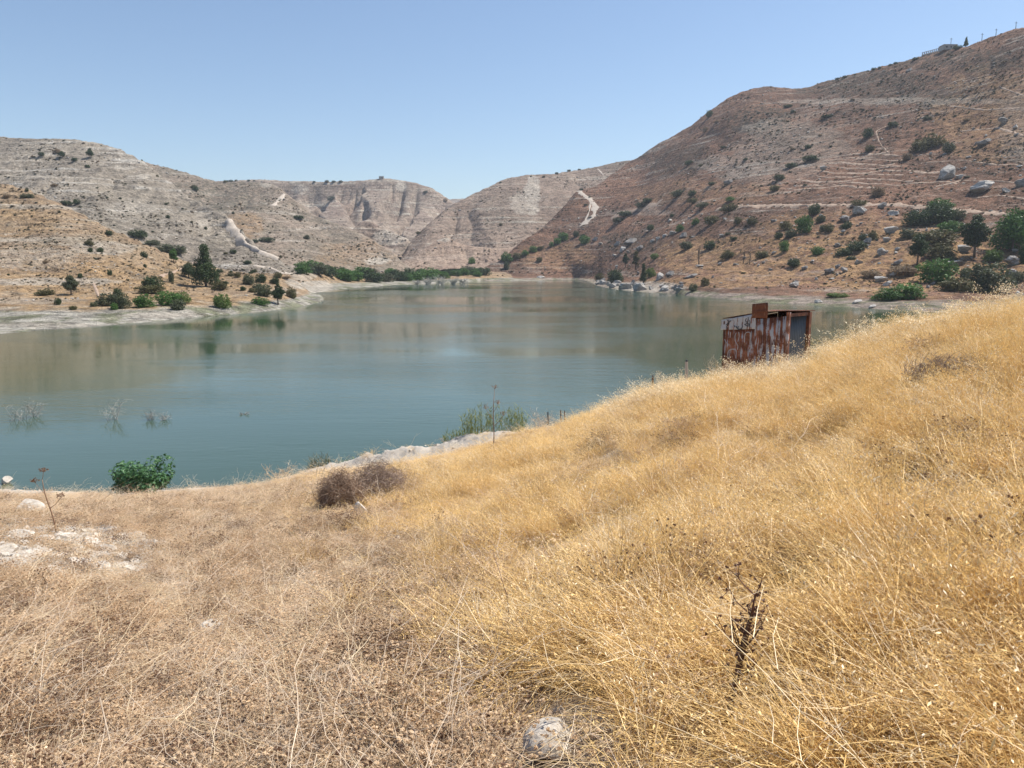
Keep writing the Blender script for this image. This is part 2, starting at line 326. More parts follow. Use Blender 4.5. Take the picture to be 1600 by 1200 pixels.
# right hill
MASKS = [(1, 1180, 400, 150, 32, .8), (1, 1420, 405, 200, 55, .95), (1, 1560, 180, 110, 70, .5), (1, 1300, 360, 130, 30, .5), (0, 1420, 158, 220, 5, .35), (2, 1190, 190, 55, 24, .95), (2, 1330, 130, 140, 20, .9), (2, 1500, 95, 110, 18, .85), (2, 1440, 150, 60, 14, .8), (2, 1050, 250, 60, 25, .6),
         (2, 1260, 215, 60, 30, .4), (0, 1240, 225, 90, 40, .25), (0, 1150, 256, 60, 16, .35), (2, 985, 378, 45, 16, .8), (0, 1010, 448, 60, 8, .75), (1, 1100, 300, 120, 20, .3), (0, 1000, 332, 60, 5, .3),
         (1, 1130, 440, 120, 10, .8), (1, 870, 400, 60, 20, .4), (0, 1190, 262, 80, 30, .2), (0, 1590, 200, 30, 60, .2)]
E_foot = [(720, 439.5, None), (800, 438.5, None), (860, 437.5, None), (900, 437.2, None), (915, 439.5, None), (926, 444, None), (938, 448, None), (960, 452, None), (1000, 456, None), (1055, 458.5, None), (1072, 462, None), (1130, 467, None), (1200, 472.5, None), (1260, 476, None), (1340, 481, None), (1500, 490, None), (1980, 505, None)]
right_hill = loft('right_hill', m_right, 720, 1960, [
    E_foot,
    [(720, 438.5, 640), (770, 435, 650), (800, 433, 660), (860, 432, 670), (900, 431, 670), (930, 433, 615), (960, 437, 520), (1000, 441, 425), (1055, 446, 350), (1075, 448, 330), (1130, 447, 310), (1200, 447, 295), (1260, 450, 280), (1340, 453, 258), (1500, 459, 240), (1980, 478, 230)],
    [(720, 438, 670), (770, 430, 680), (800, 424, 690), (880, 412, 700), (930, 410, 650), (980, 408, 560), (1050, 405, 450), (1120, 400, 410), (1200, 398, 370), (1300, 396, 345), (1400, 400, 320), (1600, 400, 290), (1980, 400, 280)],
    [(720, 437.5, 680), (780, 414, 700), (850, 392, 730), (900, 372, 740), (950, 360, 720), (1000, 352, 660), (1070, 340, 570), (1130, 325, 510), (1170, 322, 480), (1300, 320, 430), (1400, 321, 400), (1500, 327, 370), (1600, 334, 345), (1980, 345, 330)],
    [(720, 437, 690), (780, 406, 710), (850, 362, 770), (900, 335, 800), (950, 310, 820), (1000, 298, 780), (1070, 275, 700), (1170, 250, 620), (1300, 235, 560), (1400, 225, 520), (1500, 220, 480), (1600, 215, 440), (1980, 200, 400)],
    [(720, 436.5, 700), (790, 399, 720), (830, 370, 770), (870, 336, 820), (900, 301, 860), (930, 290, 880), (955, 273, 920), (985, 253, 950), (1000, 247, 950), (1050, 215, 920), (1080, 196, 900), (1100, 180, 880), (1140, 151, 860), (1170, 138, 850), (1200, 134, 840), (1240, 137, 830), (1270, 135, 820), (1300, 123, 800), (1350, 111, 760), (1400, 98, 730), (1450, 86, 690), (1500, 73, 650), (1550, 61, 620), (1600, 47, 590), (1800, 0, 540), (1980, -20, 520)]],
    amp=4.0, wl=55, terr=(3.2, .16), gully=(80, 5), shoreline=True, seed=10, back=(150, .85))

# ------------------------------------------------------------------ foreground slope
GC = np.array([(-500, 790, 40), (0, 768, 38), (140, 772, 38), (280, 766, 38), (400, 757, 37), (480, 738, 35), (560, 729, 33), (640, 716, 31), (720, 700, 30), (790, 684, 29), (870, 668, 28), (940, 644, 27.5), (1010, 618, 27), (1080, 606, 27), (1150, 596, 27), (1260, 578, 26.5), (1340, 540, 26), (1400, 524, 25), (1500, 500, 24), (1600, 482, 23), (2200, 450, 23)], float)
gaz = np.arctan2((GC[:, 0]-800)/F, ct); 
def ground_base(x, y):
    r = np.hypot(x, y); az = np.arctan2(x, y)
    cy = np.interp(az, gaz, GC[:, 1]); rc = np.interp(az, gaz, GC[:, 2]); v = -(cy-600)/F
    tdep = -(v*ct-st)/(ct+v*st)*np.cos(np.clip(az, -.9, .9))
    bk = sstep(1.1, 1.9, np.abs(az)); rc = rc+bk*300; s1 = (tdep-1.6/rc)*(1-bk)
    z = EYE-1.6-s1*r
    over = np.clip(r-rc, 0, None)
    z = z-over*.42*sstep(0, 3, over)
    z = np.maximum(z, -3)
    return z, r, az, rc
def ground_z(x, y):
    z, r, az, rc = ground_base(x, y)
    q = sstep(1.5, 8, r)
    b = .35*fbm(x/9, y/9, o=3, s=40)*q*sstep(1.15, .5, r/rc)+.10*fbm(x/2.2, y/2.2, o=3, s=41)*sstep(0, 3, r)+.025*fbm(x/.4, y/.4, o=3, s=42)
    yy = np.maximum(y, .3); qx, _q = proj(x, yy, z); lip = np.interp(qx, [-300, 100, 420, 470, 540, 600, 760, 810, 860, 2000], [.06, .08, .04, .10, .40, .50, .42, .12, 0, 0])*(y > 1)
    b = b+lip*np.exp(-((r-rc+.2)/1.1)**2)*(1+.7*fbm(x/.8, y/.8, o=5, s=48, g=.65))
    pt = rock_patch(x, y, z); b = b+pt*(.16*np.abs(fbm(x/.6, y/.6, o=4, s=47)))
    return z+b
def rock_patch(x, y, z):
    yy = np.maximum(y, .3); px, py = proj(x, yy, z)
    d = ((px-60)/190)**2+((py-862)/42)**2+.5*fbm(x/1.2, y/1.2, o=3, s=44)
    return sstep(1.3, .7, d)*(y > .5)
def bare_bank(x, y, z):
    yy = np.maximum(y, .3); px, py = proj(x, yy, z); rr = np.hypot(x, y)
    _, r, az, rc = ground_base(x, y)
    wv = np.interp(px, [-200, 90, 160, 300, 340, 440, 480, 540, 600, 780, 800, 850, 2000], [1.6, 1.6, 2.2, 2.2, .8, .6, 1.5, 2.6, 3.6, 2.2, .8, .3, .2])
    e = r-(rc-wv)+.7*fbm(x/.8, y/.8, o=3, s=45)
    return sstep(-.3, .5, e)*(y > .5)
rr = np.concatenate([[.02], np.geomspace(.4, 60, 420), np.geomspace(63, 420, 14)]); aa = np.concatenate([np.linspace(-np.pi, -.8, 60)[:-1], np.linspace(-.8, .8, 760), np.linspace(.8, np.pi, 60)[1:]])
A2, R2 = np.meshgrid(aa, rr); X = R2*np.sin(A2); Yg = R2*np.cos(A2); Zg = ground_z(X, Yg)
V = np.stack([X, Yg, Zg], -1).reshape(-1, 3); zb = ground_base(X, Yg)[0]
mp = np.stack([rock_patch(X, Yg, zb).ravel(), bare_bank(X, Yg, zb).ravel(), np.zeros(X.size)], 1)
m, t, p = new_mat('dry_soil'); n = N(t); po = n.pos()
c = n.mix(n.step(n.noise(po, 1.6, 6, .7), .35, .65), (.24, .17, .115), (.50, .375, .255))
c = n.mix(n.math('MULTIPLY', n.step(n.noise(n.scale(po, (1, 1, .4)), 22, 4, .7), .5, .6), .7), c, (.50, .38, .22))
sp = n.node('ShaderNodeSeparateColor'); n.lk(n.attr('mask').outputs['Color'], sp.inputs[0])
pale = n.mix(n.noise(po, 5, 6, .75), (.29, .25, .205), (.62, .555, .475))
c = n.mix(n.math('MAXIMUM', sp.outputs[0], sp.outputs[1]), c, pale); n.lk(c, p.inputs['Base Color']); p.inputs['Roughness'].default_value = .95
n.bump(n.noise(po, 14, 6, .7), .8, .05, p); m_soil = m
g = link('ground', mesh_np('ground', V, grid_faces(len(aa), len(rr)), m_soil, True, {'mask': mp})); g['kind'] = 'structure'
# base sheet to the horizon
pl = MB(); pl.put([(-6000, -3000, -3.4), (6000, -3000, -3.4), (6000, 8000, -3.4), (-6000, 8000, -3.4)], [(0, 1, 2, 3)])
o = pl.build('terrain', m_pink); o['kind'] = 'structure'

# ------------------------------------------------------------------ water
m, t, p = new_mat('lake_water'); n = N(t); po = n.pos()
c = n.mix(n.step(n.noise(po, .012, 3, .5), .35, .65), (.040, .070, .040), (.055, .086, .052)); n.lk(c, p.inputs['Base Color'])
p.inputs['Roughness'].default_value = .06; p.inputs['IOR'].default_value = 1.33
wv = n.math('ADD', n.math('MULTIPLY', n.noise(n.scale(po, (.5, 1.3, 1)), 1.5, 4, .6), .5), n.noise(n.scale(po, (.25, 1, 1)), .35, 4, .6))
br = n.step(n.noise(n.scale(po, (.5, 1, 1)), .02, 3, .6), .4, .6)
b = n.node('ShaderNodeBump'); n.lk(wv, b.inputs['Height']); b.inputs['Distance'].default_value = .12
n.lk(n.math('MULTIPLY_ADD', br, .42, .10), b.inputs['Strength']); n.lk(n.math('MULTIPLY_ADD', br, .10, .03), p.inputs['Roughness']); n.lk(b.outputs[0], p.inputs['Normal'])
pl = MB(); pl.put([(-900, -100, 0), (900, -100, 0), (900, 800, 0), (-900, 800, 0)], [(0, 1, 2, 3)])
o = pl.build('lake', m); o['kind'] = 'structure'

# ------------------------------------------------------------------ ray casting onto the terrain
bpy.context.view_layer.update(); dg = bpy.context.evaluated_depsgraph_get()
def cast(px, py):
    v = -(py-600)/F; d = Vector(((px-800)/F, ct+v*st, v*ct-st)).normalized()
    ok, loc, nor, i, ob, _ = sc.ray_cast(dg, Vector((0, 0, EYE)), d)
    return (loc, nor, ob.name) if ok else (None, None, None)
def drop(x, y, z=400):
    ok, loc, nor, i, ob, _ = sc.ray_cast(dg, Vector((x, y, z)), Vector((0, 0, -1)))
    return loc if ok else None

# ------------------------------------------------------------------ tracks draped on the hills
m, t, p = new_mat('pale_track'); n = N(t); po = n.pos()
n.lk(n.mix(n.step(n.noise(po, .7, 5, .7), .3, .7), (.36, .30, .24), (.52, .45, .375)), p.inputs['Base Color']); p.inputs['Roughness'].default_value = .95; m_track = m
m, t, p = new_mat('ochre_track'); n = N(t); po = n.pos()
n.lk(n.mix(n.step(n.noise(po, .7, 5, .7), .3, .7), (.25, .17, .12), (.43, .32, .235)), p.inputs['Base Color']); p.inputs['Roughness'].default_value = .95; m_track2 = m
track_jobs = []
def track(name, pts, width, mat, lift=.35):
    Q = []
    for (a, b) in zip(pts[:-1], pts[1:]):
        k = max(2, int(math.hypot(b[0]-a[0], b[1]-a[1])/2.0))
        for i in range(k): Q.append((a[0]+(b[0]-a[0])*i/k, a[1]+(b[1]-a[1])*i/k))
    Q.append(pts[-1]); W = []; segs = []
    for q in Q:
        l, nn, ob = cast(*q)
        if l is None or ob in ('lake', 'terrain'): continue
        if W and (l-W[-1]).length > 45: segs.append(W); W = []
        W.append(l)
    segs.append(W)
    for W in segs:
        if len(W) > 3: ribbon(name, W, width, mat, lift)
def ribbon(name, W, width, mat, lift):
    W = np.array([tuple(x) for x in W])
    for _ in range(3): W[1:-1] = (W[:-2]+W[1:-1]*2+W[2:])/4
    T = np.gradient(W[:, :2], axis=0); T /= np.linalg.norm(T, axis=1)[:, None]+1e-9; Nn = np.stack([-T[:, 1], T[:, 0]], 1)
    V = []; ks = 5; V0 = float(W[0, 0])
    for i in range(len(W)):
        ww = width*max(.25, 1+.9*float(vnoise(np.array([i*.45+width*7]), np.array([V0]))[0])+.4*float(vnoise(np.array([i*.13]), np.array([V0+5]))[0]))
        for k in range(ks):
            s = (k/(ks-1)-.5)*ww; x, y = W[i, 0]+Nn[i, 0]*s, W[i, 1]+Nn[i, 1]*s
            l = drop(x, y, W[i, 2]+25); z = l.z if l is not None and abs(l.z-W[i, 2]) < 5 else W[i, 2]
            V.append((x, y, z+(lift if 0 < k < ks-1 else -.15)))
    track_jobs.append((name, V, len(W), ks, mat))
track('dirt_track', [(362, 339), (356, 350), (366, 362), (374, 372), (382, 382), (398, 390), (414, 398), (428, 403), (436, 407)], 3.4, m_track, 1.3)
track('dirt_track', [(398, 415), (425, 419), (438, 426), (452, 428)], 3.0, m_track)
track('dirt_track', [(444, 303), (440, 309), (432, 316), (426, 322)], 4.5, m_track)
track('dirt_track', [(902, 297), (912, 305), (922, 311), (929, 320), (930, 332), (924, 341), (916, 345), (912, 352)], 5.0, m_track)
track('dirt_track', [(922, 315), (921, 330), (914, 345)], 2.5, m_track)
track('dirt_track', [(934, 264), (939, 269), (943, 274)], 6, m_track)
track('hillside_road', [(1120, 327), (1170, 322), (1230, 321), (1290, 321), (1340, 320), (1400, 320), (1440, 324), (1480, 326), (1520, 331), (1560, 334), (1600, 337), (1680, 342)], 4.5, m_track2)
track('foot_path', [(250, 432), (275, 424), (300, 412), (318, 402)], 1.3, m_track2, .25)
track('foot_path', [(146, 444), (150, 452), (154, 464)], .8, m_track2, .25)
track('foot_path', [(955, 340), (975, 333), (1000, 326), (1030, 318)], 5.0, m_track2, .25)
for i, y in enumerate((243, 250, 257, 263, 270, 276, 283, 289, 294)):                                   # terraced contour paths
    x0 = 1300-i*8+random.uniform(-8, 8); x1 = (1410, 1430, 1400, 1420, 1480, 1420, 1440, 1500, 1370)[i]
    pts = [(x, y+2.2*math.sin(x*.05+i)+1.0*math.sin(x*.13+i*2)+(x-x0)*(-.012)) for x in np.arange(x0, x1, 14)]
    track('terrace_path', pts, 1.1 if i % 2 else 1.7, m_track2, .2)
for pts in ([(1440, 255), (1500, 250), (1560, 258), (1640, 255)], [(1460, 292), (1480, 288), (1500, 282), (1560, 283), (1640, 290)], [(1390, 240), (1375, 225), (1368, 205), (1390, 195)], [(1560, 135), (1600, 150)], [(1480, 165), (1540, 172), (1600, 168)], [(1500, 205), (1560, 200), (1610, 215)], [(1520, 310), (1560, 305), (1610, 312)]):
    track('goat_path', pts, 1.0, m_track2, .2)
for name, V, nw, ks, mat in track_jobs:
    o = link(name, mesh_np(name, V, grid_faces(ks, nw), mat, True)); o['kind'] = 'structure'

# ------------------------------------------------------------------ foliage
def leaf_mat(name, c1, c2, trans=.25, noise=1.2, gloss=.55):
    m, t, p = new_mat(name); n = N(t); a = n.attr('bv').outputs['Fac']
    po = n.objc(); f = n.math('ADD', n.math('MULTIPLY', a, .7), n.math('MULTIPLY', n.noise(po, noise, 3, .6), .6), clamp=True)
    f = n.math('ADD', f, n.math('MULTIPLY', n.math('SUBTRACT', n.rnd(), .5), .3), clamp=True)
    col = n.mix(f, c1, c2); n.lk(col, p.inputs['Base Color']); p.inputs['Roughness'].default_value = gloss; p.inputs['Specular IOR Level'].default_value = .25
    if trans:
        tr = n.node('ShaderNodeBsdfTranslucent'); n.lk(col, tr.inputs[0]); mx = n.node('ShaderNodeMixShader'); mx.inputs[0].default_value = trans
        n.lk(p.outputs[0], mx.inputs[1]); n.lk(tr.outputs[0], mx.inputs[2]); n.lk(mx.outputs[0], t.nodes['Material Output'].inputs[0])
    return m
L_dark = leaf_mat('leaf_dark_green', (.024, .042, .016), (.075, .11, .042))
L_green = leaf_mat('leaf_green', (.032, .078, .016), (.11, .215, .048))
L_lime = leaf_mat('leaf_light_green', (.060, .110, .022), (.170, .240, .060))
L_grey = leaf_mat('leaf_grey_green', (.055, .065, .034), (.130, .145, .075))
L_olive = leaf_mat('leaf_olive', (.060, .058, .022), (.150, .140, .055))
L_tan = leaf_mat('leaf_dry_tan', (.15, .11, .068), (.34, .25, .155))
L_fig = leaf_mat('leaf_fig', (.040, .10, .040), (.115, .235, .095), trans=.25, gloss=.4)
m, t, p = new_mat('bark'); n = N(t); n.lk(n.mix(n.noise(n.objc(), 9, 4, .6), (.06, .045, .035), (.17, .135, .10)), p.inputs['Base Color']); p.inputs['Roughness'].default_value = .9; m_bark = m
LM = dict(dark=L_dark, green=L_green, lime=L_lime, grey=L_grey, olive=L_olive, tan=L_tan)
def leaves(mb, lobes, nl, size, rg, flat=.0, shell=.45):
    """leaf quads through lobes [(cx,cy,cz,rx,ry,rz)]"""
    vol = np.array([l[3]*l[4]*l[5] for l in lobes])**.75; cnt = np.maximum(8, (nl*vol/vol.sum()).astype(int))
    for l, k in zip(lobes, cnt):
        d = rg.normal(size=(k, 3)); d /= np.linalg.norm(d, axis=1)[:, None]; rad = shell+(1-shell)*rg.random(k)**.6
        rad *= 1+.22*np.sin(d[:, 0]*5+l[0]*9)*np.cos(d[:, 2]*6+l[1]*7)
        c = np.array(l[:3])+d*rad[:, None]*np.array(l[3:])
        nrm = d*.6+rg.normal(size=(k, 3))*.7; nrm /= np.linalg.norm(nrm, axis=1)[:, None]
        a = np.cross(nrm, rg.normal(size=(k, 3))); a /= np.linalg.norm(a, axis=1)[:, None]; b = np.cross(nrm, a)
        s = size*(.6+.8*rg.random(k))[:, None]; V = np.stack([c-a*s, c+b*s*.6, c+a*s, c-b*s*.6], 1).reshape(-1, 3)
        V[:, 2] = np.maximum(V[:, 2], .0)
        q = np.arange(k)[:, None]*4+np.arange(4)[None]; br = np.repeat(np.clip(rg.random()*.35+.65*rg.random(k), 0, 1), 4)
        mb.put(V, q, a=br)
def bush_mesh(name, mat, seed, nl=1100, size=.07, round_=.5, low=False):
    """unit bush: about 1 wide (radius .5), 1 high"""
    rg = np.random.default_rng(seed); mb = MB(); lobes = [(0, 0, .40, .40, .40, .44), (.08, .05, .2, .42, .42, .22)]
    for i in range(9):
        a = rg.random()*6.28; r = .12+.26*rg.random(); h = .22+.5*rg.random(); s = .13+.12*rg.random()
        lobes.append((r*math.cos(a), r*math.sin(a), h*(1-.6*r), s, s, s*(1.05)))
    leaves(mb, lobes, nl, size, rg, shell=.6)
    for i in range(14):                                          # stray sprigs break the outline
        a = rg.random()*6.28; el = .1+rg.random()*1.3; r0 = .40; e = np.array((math.cos(a)*math.cos(el), math.sin(a)*math.cos(el), math.sin(el)))
        p0 = np.array((0, 0, .4))+e*r0*np.array((1, 1, 1.1)); leaves(mb, [tuple(p0+e*.06*j)+(.05, .05, .05) for j in range(2)], 24, size*.8, rg)
    for i in range(5):
        a = rg.random()*6.28; mb.tube([(0, 0, 0), (.1*math.cos(a), .1*math.sin(a), .3), (.25*math.cos(a), .25*math.sin(a), .6)], [.018, .012, .006], 4, .0)
    return mb.mesh(name, mat)
bush_protos = {}
for k in LM: bush_protos[k] = [bush_mesh('foliage', LM[k], 100+7*i+len(k), 2400, .036) for i in range(3)]
def place_bush(px, yb, w, h, kind, label, group=None, name='bush', cat='bush'):
    l, nn, ob = cast(px, yb)
    if l is None or ob in ('lake', 'terrain'): return None
    d = l.y; W = w*d/F/.86; H = h*d/F/.92
    o = link(name, random.choice(bush_protos[kind]), None, (l.x, l.y, l.z-.04*H)); o.scale = (W, W*.9, H); o.rotation_euler.z = random.random()*6.28
    return tag(o, label, cat, group)

def tree(px, yb, w, h, kind, label, style='round', group=None):
    l, nn, ob = cast(px, yb)
    if l is None or ob == 'lake': return
    d = l.y; W = w*d/F; H = h*d/F; rg = np.random.default_rng(int(px*7+yb)); root = empty('tree', (l.x, l.y, l.z-.1*1))
    tag(root, label, 'tree', group)
    tk = MB(); top = .7*H; bend = rg.normal(size=2)*.05*H
    tp = [(0, 0, -.3), (bend[0]*.3, bend[1]*.3, .25*H), (bend[0], bend[1], .5*H), (bend[0]*1.2, bend[1]*1.2, top)]
    r0 = .028*H+.05; tk.tube(tp, [r0, r0*.8, r0*.55, r0*.2], 7)
    lobes = []; nb = 24 if style == 'tall' else 12
    lo = dict(round=.30, tall=.16, low=.2, tall2=.3).get(style, .3)
    for i in range(nb):
        f = (i+.5)/nb; hz = H*(lo+(.98-lo)*f); a = i*2.4+rg.random(); rad = W*.5*(math.sin(math.pi*min(1, (.22+f*.80)))**.7)*(.55+.35*rg.random())
        if style == 'tall': rad = W*.5*(1.05-.75*f)*(.6+.5*rg.random())
        c = np.array((rad*.62*math.cos(a), rad*.62*math.sin(a), hz)); s = max(.13*W, rad*.55)*(.8+.5*rg.random())
        lobes.append((c[0], c[1], c[2], s, s, s*(.9 if style == 'tall' else .75)))
        b0 = np.array(tp[1 if f < .4 else 2]); tk.tube([b0, (b0+c)/2+np.array((0, 0, .03*H)), c], [r0*.4, r0*.25, r0*.08], 5)
    lobes.append((bend[0], bend[1], H*(.55 if style != 'tall' else .45), W*.2, W*.2, H*.22))
    if style == 'tall': lobes.append((bend[0], bend[1], H*.93, W*.11, W*.11, H*.07))
    if kind != 'bare':
        cr = MB(); leaves(cr, lobes, 6500, .024*H**.5*W**.5, rg, shell=.35); cr.build('crown', LM[kind], root)
    else:
        for i in range(26):
            b = np.array(lobes[i % len(lobes)][:3]); e = b+rg.normal(size=3)*.12*H; tk.tube([b*.85, e], [r0*.12, r0*.04], 4)
    tk.build('trunk', m_bark, root, True); return root

G = 'bushes and trees on the left bank'
trees = [
 (322, 448, 38, 65, 'dark', 'tall dark conical tree, the biggest on the left bank', 'tall'),
 (295, 435, 28, 24, 'dark', 'round dense green tree just left of the tall dark tree', 'round'),
 (272, 411, 17, 22, 'green', 'small tree uphill at the mouth of the gully, left bank', 'round'),
 (435, 476, 24, 33, 'dark', 'small dark tree with a bare trunk on the pale shore of the point', 'round'),
 (111, 461, 27, 30, 'grey', 'lone rounded grey green tree low on the brown left slope', 'round'),
 (977, 418, 13, 22, 'dark', 'first of two thin trees above the grey rocks of the right shore', 'round'),
 (993, 421, 15, 28, 'olive', 'second and browner of two thin trees above the grey shore rocks', 'round'),
 (1005, 442, 12, 30, 'dark', 'narrow dark tree growing from the grey rocks at the water', 'tall'),
 (1092, 413, 16, 32, 'bare', 'bare dark dead tree on the golden slope above the shore', 'round'),
 (1161, 412, 14, 24, 'bare', 'thin leafless tree beside a forked trunk on the golden slope', 'round'),
 (1171, 413, 14, 20, 'bare', 'low forked leafless trunk leaning right on the golden slope', 'round'),
 (1433, 413, 34, 46, 'dark', 'black leaved ragged tree below the long dark thicket', 'round'),
 (1522, 402, 48, 64, 'dark', 'tall dark tree with a visible trunk beside the wide canopy', 'round'),
 (1582, 392, 92, 60, 'green', 'wide spreading green canopy tree under the road, right edge', 'low'),
 (141, 247, 13, 14, 'dark', 'small round tree alone high on the grey left hill', 'round'),
 (97, 246, 12, 9, 'dark', 'low flat tree left of the lone round one, high on the grey hill', 'round'),
]
for a in trees: tree(*a)
